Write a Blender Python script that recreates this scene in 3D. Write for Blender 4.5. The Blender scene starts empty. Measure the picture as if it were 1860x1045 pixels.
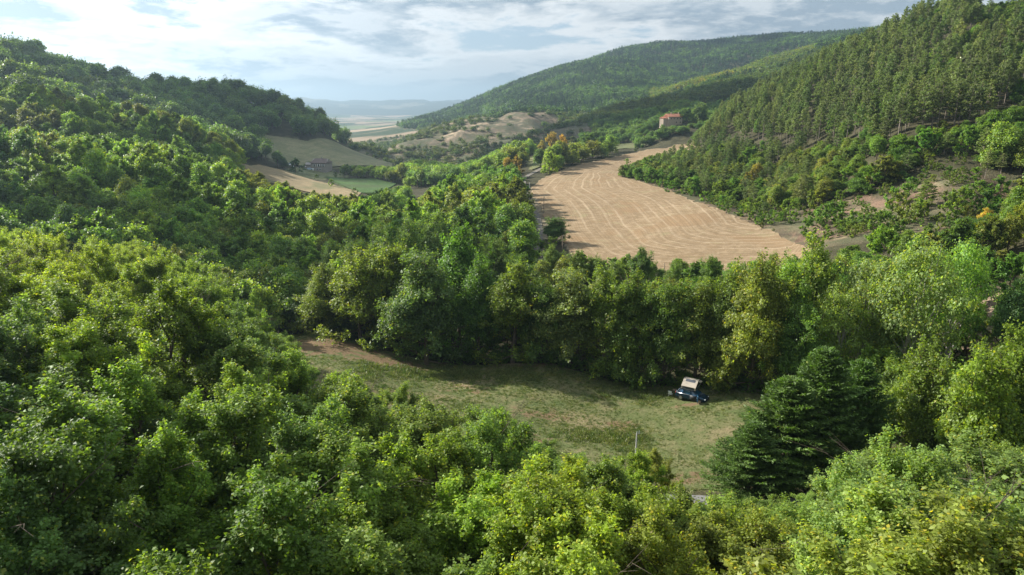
import bpy, math, random
import numpy as np
from mathutils import Vector
from mathutils.bvhtree import BVHTree

# ------------------------------------------------------------------ camera, sky, sun, exposure
scene = bpy.context.scene
COL = scene.collection
R = math.radians
PITCH = R(15.0)
CAMZ = 40.0
FPX = 1240.0            # focal length in pixels of the 1860 px wide photograph
cam_d = bpy.data.cameras.new('camera')
cam_d.sensor_width = 36.0
cam_d.lens = FPX / 1860.0 * 36.0
cam_d.clip_start = 0.5
cam_d.clip_end = 60000
cam = bpy.data.objects.new('camera', cam_d)
COL.objects.link(cam)
cam.location = (0, 0, CAMZ)
cam.rotation_euler = (R(90) - PITCH, 0, 0)
scene.camera = cam

SUN_ELEV, SUN_AZ = R(31), R(-63)      # azimuth clockwise from +Y (view direction); negative = left
world = bpy.data.worlds.new('World')
scene.world = world
world.use_nodes = True
scene.view_settings.view_transform = 'Standard'
scene.view_settings.look = 'None'
scene.view_settings.gamma = 1.0
scene.view_settings.use_curve_mapping = False
scene.view_settings.exposure = 1.2
scene.cycles.use_denoising = True
scene.cycles.max_bounces = 8
scene.cycles.diffuse_bounces = 5
scene.cycles.transmission_bounces = 4
scene.cycles.volume_bounces = 0
scene.cycles.transparent_max_bounces = 4


def build_world():
    nt = world.node_tree
    nt.nodes.clear()
    N = lambda t, **k: mknode(nt, t, **k)
    L = nt.links.new
    out = N('ShaderNodeOutputWorld')
    bg = N('ShaderNodeBackground')
    bg.inputs['Strength'].default_value = 0.072
    sky = N('ShaderNodeTexSky', sky_type='NISHITA', sun_disc=False, sun_elevation=SUN_ELEV,
            sun_rotation=SUN_AZ, altitude=300.0, air_density=1.0, dust_density=1.2, ozone_density=1.5)
    tc = N('ShaderNodeTexCoord')
    sep = N('ShaderNodeSeparateXYZ')
    L(tc.outputs['Generated'], sep.inputs[0])
    def M(op, a, b=None, c=None, clamp=False):
        m = N('ShaderNodeMath', operation=op, use_clamp=clamp)
        for i, s in enumerate((a, b, c)):
            if s is None: continue
            if isinstance(s, (int, float)): m.inputs[i].default_value = s
            else: L(s, m.inputs[i])
        return m.outputs[0]
    z = M('MAXIMUM', sep.outputs[2], 0.0)
    # clouds in sheets: wide along the horizon, with lit edges towards the sun and grey cores
    zs = M('MULTIPLY', M('POWER', z, 0.8), 3.1)
    comb = N('ShaderNodeCombineXYZ')
    L(sep.outputs[0], comb.inputs[0]); L(sep.outputs[1], comb.inputs[1]); L(zs, comb.inputs[2])
    def cloud_noise(off, scale, det, rough, dist=0.0, stretch=(1, 1, 1)):
        mp = N('ShaderNodeMapping'); mp.inputs['Location'].default_value = off; mp.inputs['Scale'].default_value = stretch
        L(comb.outputs[0], mp.inputs[0])
        n_ = N('ShaderNodeTexNoise'); n_.inputs['Scale'].default_value = scale; n_.inputs['Detail'].default_value = det
        n_.inputs['Roughness'].default_value = rough; n_.inputs['Distortion'].default_value = dist
        L(mp.outputs[0], n_.inputs['Vector']); return n_.outputs[0]
    OX, OY, OZ = 3.35, 1.2, 0.62
    a_ = cloud_noise((OX, OY, OZ), 4.2, 11, 0.60, 0.1)
    b_ = cloud_noise((OX - 0.02, OY + 0.012, OZ + 0.045), 4.2, 11, 0.60, 0.1)
    lit = M('MULTIPLY_ADD', M('SUBTRACT', a_, b_), 9.0, 0.45, clamp=True)
    big = cloud_noise((1.4, 6.0, 2.3), 1.5, 4, 0.5)
    dens = M('MULTIPLY_ADD', big, 0.45, M('MULTIPLY', a_, 0.75))
    mask = N('ShaderNodeMapRange', interpolation_type='SMOOTHSTEP'); mask.inputs[1].default_value = 0.45; mask.inputs[2].default_value = 0.51
    L(dens, mask.inputs[0])
    thick = N('ShaderNodeMapRange', interpolation_type='SMOOTHSTEP'); thick.inputs[1].default_value = 0.50; thick.inputs[2].default_value = 0.585
    L(dens, thick.inputs[0])
    sd = Vector((math.sin(SUN_AZ) * math.cos(SUN_ELEV), math.cos(SUN_AZ) * math.cos(SUN_ELEV), math.sin(SUN_ELEV)))
    dot = N('ShaderNodeVectorMath', operation='DOT_PRODUCT'); dot.inputs[1].default_value = sd
    L(tc.outputs['Generated'], dot.inputs[0])
    glow = N('ShaderNodeMapRange', interpolation_type='SMOOTHSTEP'); glow.inputs[1].default_value = 0.45; glow.inputs[2].default_value = 1.0
    glow.inputs[3].default_value = 0.9; glow.inputs[4].default_value = 1.7
    L(dot.outputs['Value'], glow.inputs[0])
    white = N('ShaderNodeMix', data_type='RGBA'); white.inputs[6].default_value = (6.3, 6.6, 6.8, 1); white.inputs[7].default_value = (2.6, 3.3, 4.0, 1)
    dk = M('MULTIPLY', thick.outputs[0], M('SUBTRACT', 1.25, M('MULTIPLY', lit, 0.9)), clamp=True)
    L(dk, white.inputs[0])
    cl = N('ShaderNodeMix', data_type='RGBA', blend_type='MULTIPLY'); cl.inputs[0].default_value = 1.0
    L(white.outputs[2], cl.inputs[6]); L(glow.outputs[0], cl.inputs[7])
    # clear sky between clouds, milky near the horizon
    clear = N('ShaderNodeMix', data_type='RGBA'); clear.inputs[7].default_value = (2.9, 3.8, 4.7, 1); clear.inputs[0].default_value = 0.8
    L(sky.outputs[0], clear.inputs[6])
    mx = N('ShaderNodeMix', data_type='RGBA')
    L(mask.outputs[0], mx.inputs[0]); L(clear.outputs[2], mx.inputs[6]); L(cl.outputs[2], mx.inputs[7])
    hz = N('ShaderNodeMapRange', interpolation_type='SMOOTHSTEP'); hz.inputs[1].default_value = 0.0; hz.inputs[2].default_value = 0.05
    hz.inputs[3].default_value = 0.93; hz.inputs[4].default_value = 0.0
    L(z, hz.inputs[0])
    mh = N('ShaderNodeMix', data_type='RGBA'); mh.inputs[7].default_value = (3.9, 4.6, 5.15, 1)
    L(hz.outputs[0], mh.inputs[0]); L(mx.outputs[2], mh.inputs[6])
    # below the horizon: dim ground colour
    bl = N('ShaderNodeMapRange'); bl.inputs[1].default_value = -0.02; bl.inputs[2].default_value = 0.0
    L(sep.outputs[2], bl.inputs[0])
    mb = N('ShaderNodeMix', data_type='RGBA'); mb.inputs[6].default_value = (1.0, 1.2, 1.0, 1)
    L(bl.outputs[0], mb.inputs[0]); L(mh.outputs[2], mb.inputs[7])
    L(mb.outputs[2], bg.inputs['Color'])
    L(bg.outputs[0], out.inputs['Surface'])


def mknode(nt, t, **k):
    n = nt.nodes.new(t)
    for a, b in k.items():
        setattr(n, a, b)
    return n


build_world()
sun_d = bpy.data.lights.new('sun', 'SUN')
sun_d.energy = 5.0
sun_d.angle = R(0.6)
sun_d.color = (1.0, 0.955, 0.88)
sun = bpy.data.objects.new('sun', sun_d)
COL.objects.link(sun)
sunv = Vector((math.sin(SUN_AZ) * math.cos(SUN_ELEV), math.cos(SUN_AZ) * math.cos(SUN_ELEV), math.sin(SUN_ELEV)))
sun.rotation_euler = (-sunv).to_track_quat('-Z', 'Y').to_euler()
sun.location = (-60, 40, 120)

# ------------------------------------------------------------------ surveying: pixel + distance -> place
CP, SP = math.cos(PITCH), math.sin(PITCH)

def ray(u, v):
    xs = (u - 930.0) / FPX
    ys = (522.5 - v) / FPX
    return xs, CP + ys * SP, -SP + ys * CP

def at(u, v, Y):
    dx, dy, dz = ray(u, v)
    t = Y / dy
    return dx * t, Y, CAMZ + dz * t

def atz(u, v, z):
    dx, dy, dz = ray(u, v)
    t = (z - CAMZ) / dz
    return dx * t, dy * t, z

def proj(x, y, z):
    x = np.asarray(x, float); y = np.asarray(y, float); z = np.asarray(z, float) - CAMZ
    d = y * CP - z * SP
    h = y * SP + z * CP
    d = np.where(d < 0.1, 0.1, d)
    return 930 + FPX * x / d, 522.5 - FPX * h / d, d

# ------------------------------------------------------------------ terrain
CT = []   # control points x, y, z
def C(u, v, Y, h=0.0):
    x, y, z = at(u, v, Y); CT.append((x, y, z - h))
def Z(u, v, z):
    CT.append(atz(u, v, z))
def G(u, Y, z):
    CT.append((Y * (u - 930) / 1283.0, Y, z))
def W(x, y, z):
    CT.append((x, y, z))

for a in (-180, -135, -100, -75, 75, 100, 135, 180):
    for r_, z_ in ((4, 14), (30, 20), (90, 32), (300, 75), (1000, 140), (4000, 160), (16000, 160)):
        W(r_ * math.sin(R(a)), r_ * math.cos(R(a)), z_ if abs(a) > 80 else z_ * 0.8 + 1)
W(0, 5, 13); W(0, 12, 12.0)
# wood below the camera
for p in ((0, 640, 35, 11), (0, 450, 60, 11), (300, 1045, 22, 11), (0, 1045, 20, 11), (300, 800, 32, 11), (300, 520, 62, 11),
          (500, 600, 60, 10), (700, 700, 62, 9.5), (700, 1000, 28, 10.5), (700, 850, 42, 10), (1000, 790, 50, 9), (1000, 1000, 30, 10.5), (1300, 960, 38, 9.5),
          (1600, 830, 44, 10), (1600, 1045, 26, 10.5), (1860, 850, 42, 10), (1860, 1045, 25, 10.5), (1860, 640, 72, 12),
          (150, 430, 92, 13), (400, 520, 90, 12), (0, 425, 110, 13)):
    C(*p)
# meadow
for p in ((570, 605, 0), (700, 650, 0), (1000, 670, .4), (1350, 705, 1), (1000, 760, 0), (1300, 850, 1), (1160, 830, .5), (1265, 905, 1.5), (900, 700, 0), (750, 680, 0), (1480, 900, 1.8)):
    Z(*p)
# stream behind the tree line, harvested field, far green meadow
G(900, 122, -2.5); G(1150, 120, -2); G(700, 135, -4); G(1350, 112, -1)
for p in ((1200, 495, 0), (1040, 465, 0), (1000, 400, 0), (960, 340, 0), (1130, 320, 4), (1300, 380, 4), (1000, 300, 4), (1100, 285, 6), (1255, 263, 10),
          (1180, 268, 9), (980, 430, 0), (1150, 400, 1.0)):
    Z(*p)
C(1470, 450, 175); C(1000, 285, 480); C(1100, 270, 560); C(1180, 262, 590)
# wooded strip by the stream, valley bottom
for p in ((900, 330, 300, 9), (800, 350, 260, 10), (760, 390, 190, 12), (700, 400, 170, 12), (930, 270, 500, 9), (850, 300, 420, 9), (800, 312, 500, 9),
          (750, 292, 700, 10), (690, 330, 480, 0), (650, 335, 450, 0), (480, 310, 430, 0), (600, 345, 400, 0), (655, 355, 380, 0),
          (585, 312, 510, 0), (480, 245, 600, 0), (600, 262, 620, 0), (715, 300, 600, 0), (600, 298, 535, 0), (500, 280, 540, 0)):
    C(*p)
G(615, 720, 2); G(715, 700, -20); G(650, 900, -36)
# left: hump, far ridge, spurs
for p in ((430, 160, 650, 12), (560, 200, 660, 12), (612, 247, 640, 9), (500, 190, 640, 12), (400, 210, 560, 12), (460, 240, 540, 10),
          (0, 75, 550, 12), (130, 120, 560, 12), (280, 160, 600, 12), (0, 130, 440, 12), (150, 170, 460, 12), (280, 200, 500, 12),
          (0, 155, 330, 11), (150, 180, 340, 11), (300, 205, 350, 11), (400, 240, 360, 11), (450, 290, 360, 9), (300, 260, 300, 10),
          (0, 240, 230, 11), (150, 255, 235, 11), (300, 270, 250, 11), (450, 310, 270, 11), (560, 340, 280, 10), (660, 380, 270, 10),
          (0, 330, 170, 12), (250, 350, 180, 12), (450, 400, 190, 12), (550, 450, 170, 12), (450, 500, 140, 10), (150, 390, 140, 12), (540, 560, 135, 5)):
    C(*p)
for p in ((450, 900, 0), (560, 900, -12), (0, 800, 60), (250, 850, 28), (0, 390, 33), (200, 400, 22), (350, 420, 12), (430, 440, 4), (0, 280, 20), (200, 285, 12), (400, 320, 3),
          (-500, 80, 28), (-500, 200, 42), (-500, 450, 85), (-300, 1200, 80), (-500, 3000, 60)):
    G(*p)
# right: brushy ridge with the second house
for p in ((1222, 226, 600, 0), (1100, 235, 700, 6), (960, 262, 700, 6), (1000, 222, 850, 7), (1100, 190, 900, 7), (1200, 170, 950, 7), (1350, 130, 950, 7),
          (1480, 88, 950, 7), (880, 280, 750, 5), (1400, 97, 1250, 9), (1250, 140, 1200, 9)):
    C(*p)
for p in ((1000, 1010, 4), (1200, 1090, 38), (1400, 1100, 85), (1300, 1500, 75)):
    G(*p)
# stubble hills, wooded mountain, plain, far hills
for p in ((665, 266, 850, 0), (750, 242, 950, 0), (850, 216, 1050, 0), (930, 204, 1100, 0), (990, 211, 1050, 0), (800, 270, 850, 0), (900, 240, 900, 0), (700, 285, 780, 0),
          (700, 250, 1300, 0), (780, 232, 1350, 0),
          (740, 219, 1700, 10), (860, 187, 1900, 10), (930, 151, 2000, 10), (1000, 129, 2000, 10), (1100, 95, 2100, 10), (1165, 84, 2150, 10), (1200, 79, 2200, 10), (1300, 70, 2400, 14), (1420, 62, 2500, 22), (1560, 66, 2500, 30),
          (1000, 170, 1500, 10), (1100, 130, 1700, 10), (1250, 100, 1900, 10), (900, 200, 1500, 10), (800, 217, 1600, 10), (1000, 200, 1250, 8),
          (650, 235, 2500, 0), (600, 240, 2200, 0), (700, 222, 3500, 0), (650, 215, 5000, 0),
          (550, 184, 9000, 0), (600, 188, 9500, 0), (640, 187, 10000, 0), (720, 185, 10000, 0), (800, 184, 10000, 0), (600, 200, 7500, 0), (750, 204, 7500, 0)):
    C(*p)
for p in ((750, 1150, -15), (850, 1250, 2), (930, 1330, 10), (900, 3000, 10), (1200, 3500, 150), (1500, 3500, 200), (500, 3000, -48), (300, 3000, -40), (1700, 2500, 235),
          (1900, 2400, 240), (0, 9000, 100), (1500, 9000, 150), (930, 14000, 60), (0, 18000, 60), (600, 18000, 50)):
    G(*p)
# right: pine hill
for p in ((1500, 445, 170, 0), (1600, 400, 185, 0), (1750, 340, 190, 0), (1860, 330, 180, 8), (1830, 430, 140, 0), (1780, 570, 110, 0), (1640, 270, 220, 8),
          (1640, 252, 236, 2), (1640, 160, 270, 13), (1700, 60, 330, 13), (1700, 5, 380, 13), (1860, 100, 270, 12), (1860, 200, 220, 10), (1860, 0, 330, 12), (1590, 58, 420, 12),
          (1500, 95, 450, 11), (1400, 145, 480, 11), (1310, 195, 500, 10), (1268, 240, 510, 7), (1450, 240, 330, 9), (1350, 230, 400, 9), (1450, 330, 260, 4),
          (1300, 300, 330, 5), (1500, 200, 330, 12), (1550, 120, 380, 12), (1380, 330, 300, 4), (1180, 300, 400, 3)):
    C(*p)
for p in ((1700, 550, 80), (1590, 600, 70), (1500, 620, 58), (1400, 680, 42), (1310, 680, 27), (1860, 520, 105), (2300, 300, 95), (2300, 150, 42), (2300, 80, 18)):
    G(*p)
CT = np.array(CT)
KTH = 2.2
def polar(x, y):
    return KTH * np.arctan2(x, y), np.log(np.sqrt(np.asarray(x) ** 2 + np.asarray(y) ** 2) + 1e-6)
ca, cb = polar(CT[:, 0], CT[:, 1])
def tk(d2):
    return 0.5 * d2 * np.log(d2 + 1e-12)
n = len(CT)
K = tk((ca[:, None] - ca[None]) ** 2 + (cb[:, None] - cb[None]) ** 2) + np.eye(n) * 2e-4
Pm = np.stack([np.ones(n), ca, cb], 1)
A = np.block([[K, Pm], [Pm.T, np.zeros((3, 3))]])
SOL = np.linalg.solve(A, np.concatenate([CT[:, 2], np.zeros(3)]))

def vnoise(x, y, seed=0):
    """value noise on an integer lattice, smooth, in -1..1"""
    xi = np.floor(x).astype(np.int64); yi = np.floor(y).astype(np.int64)
    fx = x - xi; fy = y - yi
    fx = fx * fx * (3 - 2 * fx); fy = fy * fy * (3 - 2 * fy)
    def h(i, j):
        k = (i * 374761393 + j * 668265263 + seed * 974711) & 0xFFFFFFFF
        k = ((k ^ (k >> 13)) * 1274126177) & 0xFFFFFFFF
        return ((k ^ (k >> 16)) & 0xFFFF) / 32767.5 - 1
    return (h(xi, yi) * (1 - fx) + h(xi + 1, yi) * fx) * (1 - fy) + (h(xi, yi + 1) * (1 - fx) + h(xi + 1, yi + 1) * fx) * fy
def fbm(x, y, seed=0, oct=4):
    s = 0; a = 1; t = 0
    for o in range(oct):
        s = s + a * vnoise(x * 2 ** o, y * 2 ** o, seed + o); t += a; a *= 0.5
    return s / t

def base_h(x, y):
    x = np.asarray(x, float); y = np.asarray(y, float)
    sh = x.shape
    a, b = polar(x.ravel(), y.ravel())
    out = np.empty(a.shape)
    for i in range(0, len(a), 20000):
        aa = a[i:i + 20000]; bb = b[i:i + 20000]
        k = tk((aa[:, None] - ca[None]) ** 2 + (bb[:, None] - cb[None]) ** 2)
        out[i:i + 20000] = k @ SOL[:n] + SOL[n] + SOL[n + 1] * aa + SOL[n + 2] * bb
    r = np.exp(b)
    xr = x.ravel(); yr = y.ravel()
    hill = np.clip((r - 500) / 900, 0, 1) * np.clip((out + 30) / 60, 0, 1)
    rdg = 1 - 2 * np.abs(fbm(xr / 420 + yr / 900, yr / 520, 5, 3))
    out = out + (rdg - .72) * np.clip((r - 1150) / 600, 0, 1) * np.clip((out + 30) / 60, 0, 1) * 30 + fbm(xr / 300, yr / 300, 6) * hill * 6 - np.abs(fbm(xr / 70 + yr / 200, yr / 110, 66, 3)) * 13 * np.clip((r - 720) / 120, 0, 1) * np.clip((1350 - r) / 150, 0, 1) + fbm(xr / 90, yr / 90, 9) * np.clip((r - 300) / 700, 0, 1) * 2.5
    far = np.clip((r - 5500) / 2500, 0, 1)
    out = out + (1 - 2 * np.abs(fbm(xr / 2600 + 3.3, yr / 1100, 3, 4))) * far * 95 - far * 45
    out = out + fbm(xr / 9, yr / 9, 2) * 0.25 * np.clip((r - 12) / 30, 0, 1)
    return out.reshape(sh)

def mesh_obj(name, verts, faces, mats=(), mat_idx=None, smooth=False, link=True, parent=None, nper=None):
    """verts (N,3) array; faces: (M,k) array with constant k, or list"""
    me = bpy.data.meshes.new(name)
    verts = np.ascontiguousarray(verts, dtype=np.float32)
    if isinstance(faces, np.ndarray):
        k = faces.shape[1]; m = len(faces)
        me.vertices.add(len(verts)); me.vertices.foreach_set('co', verts.ravel())
        me.loops.add(m * k); me.loops.foreach_set('vertex_index', np.ascontiguousarray(faces, dtype=np.int32).ravel())
        me.polygons.add(m)
        me.polygons.foreach_set('loop_start', np.arange(0, m * k, k, dtype=np.int32))
        me.polygons.foreach_set('loop_total', np.full(m, k, dtype=np.int32))
        me.update(calc_edges=True)
    else:
        me.from_pydata([tuple(p) for p in verts], [], faces)
        me.update()
    for mt in mats:
        me.materials.append(mt)
    if mat_idx is not None:
        me.polygons.foreach_set('material_index', np.ascontiguousarray(mat_idx, dtype=np.int32))
    if smooth:
        me.polygons.foreach_set('use_smooth', np.ones(len(me.polygons), dtype=bool))
    o = bpy.data.objects.new(name, me)
    if link: COL.objects.link(o)
    if parent is not None: o.parent = parent
    return o

def tag(o, label=None, cat=None, group=None, kind=None):
    if label: o['label'] = label
    if cat: o['category'] = cat
    if group: o['group'] = group
    if kind: o['kind'] = kind
    return o
def empty(name, loc, rz=0.0, sc=1.0):
    o = bpy.data.objects.new(name, None); COL.objects.link(o)
    o.location = loc; o.rotation_euler = (0, 0, rz); o.scale = (sc, sc, sc); o.empty_display_size = 0.3
    return o

# polar grid
th = np.concatenate([np.linspace(-180, -50, 40, endpoint=False), np.linspace(-50, 50, 521), np.linspace(50, 180, 41)[1:-1]])
th = np.radians(th)
nr = 430
rr = np.exp(np.linspace(math.log(3.0), math.log(11000), nr))
TT, RR = np.meshgrid(th, rr, indexing='ij')
TX = RR * np.sin(TT); TY = RR * np.cos(TT)
TZ = base_h(TX, TY)
TZ = TZ - np.maximum(0, RR - 14000) * 0.012
nt_, nr_ = TX.shape
idx = np.arange(nt_ * nr_).reshape(nt_, nr_)
i0 = idx; i1 = np.roll(idx, -1, 0)
quads = np.stack([i0[:, :-1], i0[:, 1:], i1[:, 1:], i1[:, :-1]], -1).reshape(-1, 4)
tverts = np.stack([TX, TY, TZ], -1).reshape(-1, 3)
# close the disc under the camera
cidx = len(tverts)
tverts = np.vstack([tverts, [[0, 0, 13.5]]])
tri_faces = [(int(i1[k, 0]), cidx, int(i0[k, 0])) for k in range(0)]
BVH = BVHTree.FromPolygons([tuple(v) for v in tverts[:-1]], quads.tolist())
def hz(x, y, off=0.0):
    h = BVH.ray_cast(Vector((x, y, 2000)), Vector((0, 0, -1)))
    return (h[0].z if h[0] is not None else 0.0) + off
def hit(u, v, ymin=0.0):
    """where the line of sight through pixel (u, v) meets the ground"""
    d = Vector(ray(u, v)).normalized(); o = Vector((0, 0, CAMZ))
    if ymin: o = o + d * (ymin / d.y)
    h = BVH.ray_cast(o, d)
    return (h[0].x, h[0].y, h[0].z) if h[0] is not None else None
# grid lookup of the height (fast, vectorised, bilinear in polar space)
def gh(x, y):
    t = np.degrees(np.arctan2(x, y)); lr = (np.log(np.hypot(x, y) + 1e-6) - math.log(3.0)) / (math.log(11000) - math.log(3.0)) * (nr - 1)
    f = np.interp(np.radians(t), th, np.arange(len(th)))
    a = np.clip(np.floor(f).astype(int), 0, len(th) - 2); b = np.clip(np.floor(lr).astype(int), 0, nr - 2)
    fa = f - a; fb = np.clip(lr - b, 0, 1)
    return (TZ[a, b] * (1 - fa) + TZ[a + 1, b] * fa) * (1 - fb) + (TZ[a, b + 1] * (1 - fa) + TZ[a + 1, b + 1] * fa) * fb

def inpoly(px, py, poly):
    px = np.asarray(px, float); py = np.asarray(py, float)
    ins = np.zeros(px.shape, bool)
    m = len(poly)
    for i in range(m):
        x1, y1 = poly[i][:2]; x2, y2 = poly[(i + 1) % m][:2]
        c = ((y1 > py) != (y2 > py))
        with np.errstate(divide='ignore', invalid='ignore'):
            xx = (x2 - x1) * (py - y1) / (y2 - y1 + 1e-12) + x1
        ins ^= c & (px < xx)
    return ins

# ---- open areas in world coordinates
MEADOW = [(-42, 121), (-37, 117), (-20, 109), (0, 102.7), (14, 97.6), (26, 92), (33, 89), (44, 85), (54, 74), (50, 64), (18, 62.5), (0, 64), (-12, 70), (-24, 80), (-34, 94), (-42, 108)]
def uvpoly(pts):
    out = []
    for p in pts:
        if len(p) == 3: x, y, z = at(*p)
        else:
            x, y, z = hit(*p)
        out.append((x, y))
    return out
FIELD_OUT = uvpoly([(1475, 452), (1440, 500), (1200, 497), (1110, 492), (1045, 472), (1005, 420), (985, 375), (962, 345), (985, 326), (1030, 306), (1100, 289), (1180, 272), (1225, 264), (1262, 258)])
FIELD_IN = uvpoly([(1475, 452), (1400, 420), (1330, 393), (1280, 372), (1230, 353), (1185, 337), (1150, 327), (1128, 322), (1130, 317), (1152, 310), (1180, 301), (1215, 290), (1264, 274)])
FIELD = FIELD_OUT + FIELD_IN[::-1]
SLOPE = uvpoly([(455, 262), (478, 245), (560, 259), (612, 261), (718, 299), (712, 306), (660, 303), (600, 306), (540, 302), (490, 291)])
HAY = uvpoly([(440, 298), (470, 300), (520, 312), (600, 335), (657, 351), (648, 360), (590, 357), (520, 338), (430, 308)])
GREENF = uvpoly([(590, 322), (640, 326), (680, 326), (720, 335), (690, 352), (655, 352)])
FARM = uvpoly([(975, 277), (1010, 266), (1100, 262), (1185, 256), (1165, 266), (1100, 279), (1020, 292), (985, 299), (965, 310), (955, 296)])
YARD = uvpoly([(512, 318), (520, 306), (560, 300), (600, 312), (640, 320), (590, 326), (540, 322)])
BARE = uvpoly([(1135, 322), (1200, 338), (1300, 364), (1400, 384), (1470, 380), (1520, 362), (1620, 352), (1700, 328), (1860, 312), (1860, 400), (1800, 420), (1700, 425), (1560, 440), (1480, 455), (1380, 412), (1280, 374), (1180, 338)])
PATCH = uvpoly([(1745, 580), (1770, 520), (1830, 520), (1850, 590), (1830, 650), (1770, 660), (1740, 630)])
TRACKSIDE = uvpoly([(968, 480), (960, 400), (965, 345), (1000, 345), (1000, 420), (1010, 480)])

rng = np.random.default_rng(11)

# ------------------------------------------------------------------ materials
def newmat(name):
    m = bpy.data.materials.new(name); m.use_nodes = True
    nt = m.node_tree; nt.nodes.clear()
    return m, nt

def simple(name, col, rough=0.6, metal=0.0, noise=0.0, scale=8.0, bump=0.0, spec=0.5):
    m, nt = newmat(name)
    out = mknode(nt, 'ShaderNodeOutputMaterial'); p = mknode(nt, 'ShaderNodeBsdfPrincipled')
    p.inputs['Base Color'].default_value = (*col, 1); p.inputs['Roughness'].default_value = rough
    p.inputs['Metallic'].default_value = metal; p.inputs['Specular IOR Level'].default_value = spec
    nt.links.new(p.outputs[0], out.inputs[0])
    if noise or bump:
        tc = mknode(nt, 'ShaderNodeTexCoord'); nz = mknode(nt, 'ShaderNodeTexNoise')
        nz.inputs['Scale'].default_value = scale; nz.inputs['Detail'].default_value = 5
        nt.links.new(tc.outputs['Object'], nz.inputs['Vector'])
        mr = mknode(nt, 'ShaderNodeMapRange'); mr.inputs[1].default_value = 0.3; mr.inputs[2].default_value = 0.7
        mr.inputs[3].default_value = 1 - noise; mr.inputs[4].default_value = 1 + noise
        nt.links.new(nz.outputs[0], mr.inputs[0])
        mx = mknode(nt, 'ShaderNodeMix', data_type='RGBA', blend_type='MULTIPLY'); mx.inputs[0].default_value = 1
        mx.inputs[6].default_value = (*col, 1); nt.links.new(mr.outputs[0], mx.inputs[7]); nt.links.new(mx.outputs[2], p.inputs['Base Color'])
        if bump:
            bp = mknode(nt, 'ShaderNodeBump'); bp.inputs['Strength'].default_value = bump; bp.inputs['Distance'].default_value = 0.05
            nt.links.new(nz.outputs[0], bp.inputs['Height']); nt.links.new(bp.outputs[0], p.inputs['Normal'])
    return m

def leaf_mat(name, base, trans=0.45, rough=0.5, spec=0.35, yellow=1.35):
    """leaf colour = base x the tree's own tint x the leaf's own shade"""
    m, nt = newmat(name); L = nt.links.new
    out = mknode(nt, 'ShaderNodeOutputMaterial'); p = mknode(nt, 'ShaderNodeBsdfPrincipled')
    tr = mknode(nt, 'ShaderNodeBsdfTranslucent'); mix = mknode(nt, 'ShaderNodeMixShader')
    mix.inputs[0].default_value = trans
    a = mknode(nt, 'ShaderNodeAttribute', attribute_type='INSTANCER', attribute_name='tint')
    b = mknode(nt, 'ShaderNodeAttribute', attribute_type='GEOMETRY', attribute_name='shade')
    m1 = mknode(nt, 'ShaderNodeMix', data_type='RGBA', blend_type='MULTIPLY'); m1.inputs[0].default_value = 1
    m1.inputs[6].default_value = (*base, 1); L(a.outputs['Color'], m1.inputs[7])
    m2 = mknode(nt, 'ShaderNodeMix', data_type='RGBA', blend_type='MULTIPLY'); m2.inputs[0].default_value = 1
    L(m1.outputs[2], m2.inputs[6]); L(b.outputs['Color'], m2.inputs[7])
    L(m2.outputs[2], p.inputs['Base Color'])
    p.inputs['Roughness'].default_value = rough; p.inputs['Specular IOR Level'].default_value = spec
    m3 = mknode(nt, 'ShaderNodeMix', data_type='RGBA', blend_type='MULTIPLY'); m3.inputs[0].default_value = 1
    m3.inputs[7].default_value = (1.4 * yellow, 1.85, 0.5, 1); L(m2.outputs[2], m3.inputs[6]); L(m3.outputs[2], tr.inputs['Color'])
    L(p.outputs[0], mix.inputs[1]); L(tr.outputs[0], mix.inputs[2]); L(mix.outputs[0], out.inputs[0])
    return m

M_LEAF = leaf_mat('leaf', (0.116, 0.170, 0.046), trans=0.45)
M_LEAFNEAR = leaf_mat('glossy_leaf', (0.120, 0.174, 0.042), trans=0.48, rough=0.56, spec=0.32)
M_NEEDLE = leaf_mat('needle', (0.096, 0.122, 0.050), trans=0.30, rough=0.6, yellow=1.1)
M_BARK = simple('bark', (0.10, 0.075, 0.05), 0.9, noise=0.35, scale=6, bump=0.6)
M_PALEBARK = simple('pale_bark', (0.36, 0.33, 0.28), 0.85, noise=0.3, scale=6, bump=0.4)
M_PINEBARK = simple('pine_bark', (0.20, 0.165, 0.13), 0.9, noise=0.3, scale=4, bump=0.6)
M_DEADWOOD = simple('dead_wood', (0.30, 0.27, 0.23), 0.9, noise=0.25, scale=5)

# ------------------------------------------------------------------ plants
def tube(path, rad, sides=6):
    path = np.asarray(path, float); rad = np.asarray(rad, float)
    k = len(path)
    d = np.gradient(path, axis=0); d /= np.linalg.norm(d, axis=1, keepdims=True) + 1e-9
    ref = np.where(np.abs(d[:, 2:3]) > 0.9, [[1, 0, 0]], [[0, 0, 1]])
    u = np.cross(d, ref); u /= np.linalg.norm(u, axis=1, keepdims=True) + 1e-9
    w = np.cross(d, u)
    an = np.linspace(0, 2 * np.pi, sides, endpoint=False)
    v = path[:, None] + rad[:, None, None] * (np.cos(an)[None, :, None] * u[:, None] + np.sin(an)[None, :, None] * w[:, None])
    v = v.reshape(-1, 3)
    f = []
    for i in range(k - 1):
        for j in range(sides):
            a = i * sides + j; b = i * sides + (j + 1) % sides
            f.append((a, b, b + sides, a + sides))
    return v, np.array(f, np.int32)

class Wood:
    def __init__(s): s.v = []; s.f = []; s.n = 0
    def add(s, path, rad, sides=6):
        v, f = tube(path, rad, sides); s.v.append(v); s.f.append(f + s.n); s.n += len(v)
    def get(s):
        return np.concatenate(s.v), np.concatenate(s.f)

def unit(a):
    return a / (np.linalg.norm(a, axis=1, keepdims=True) + 1e-9)

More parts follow.
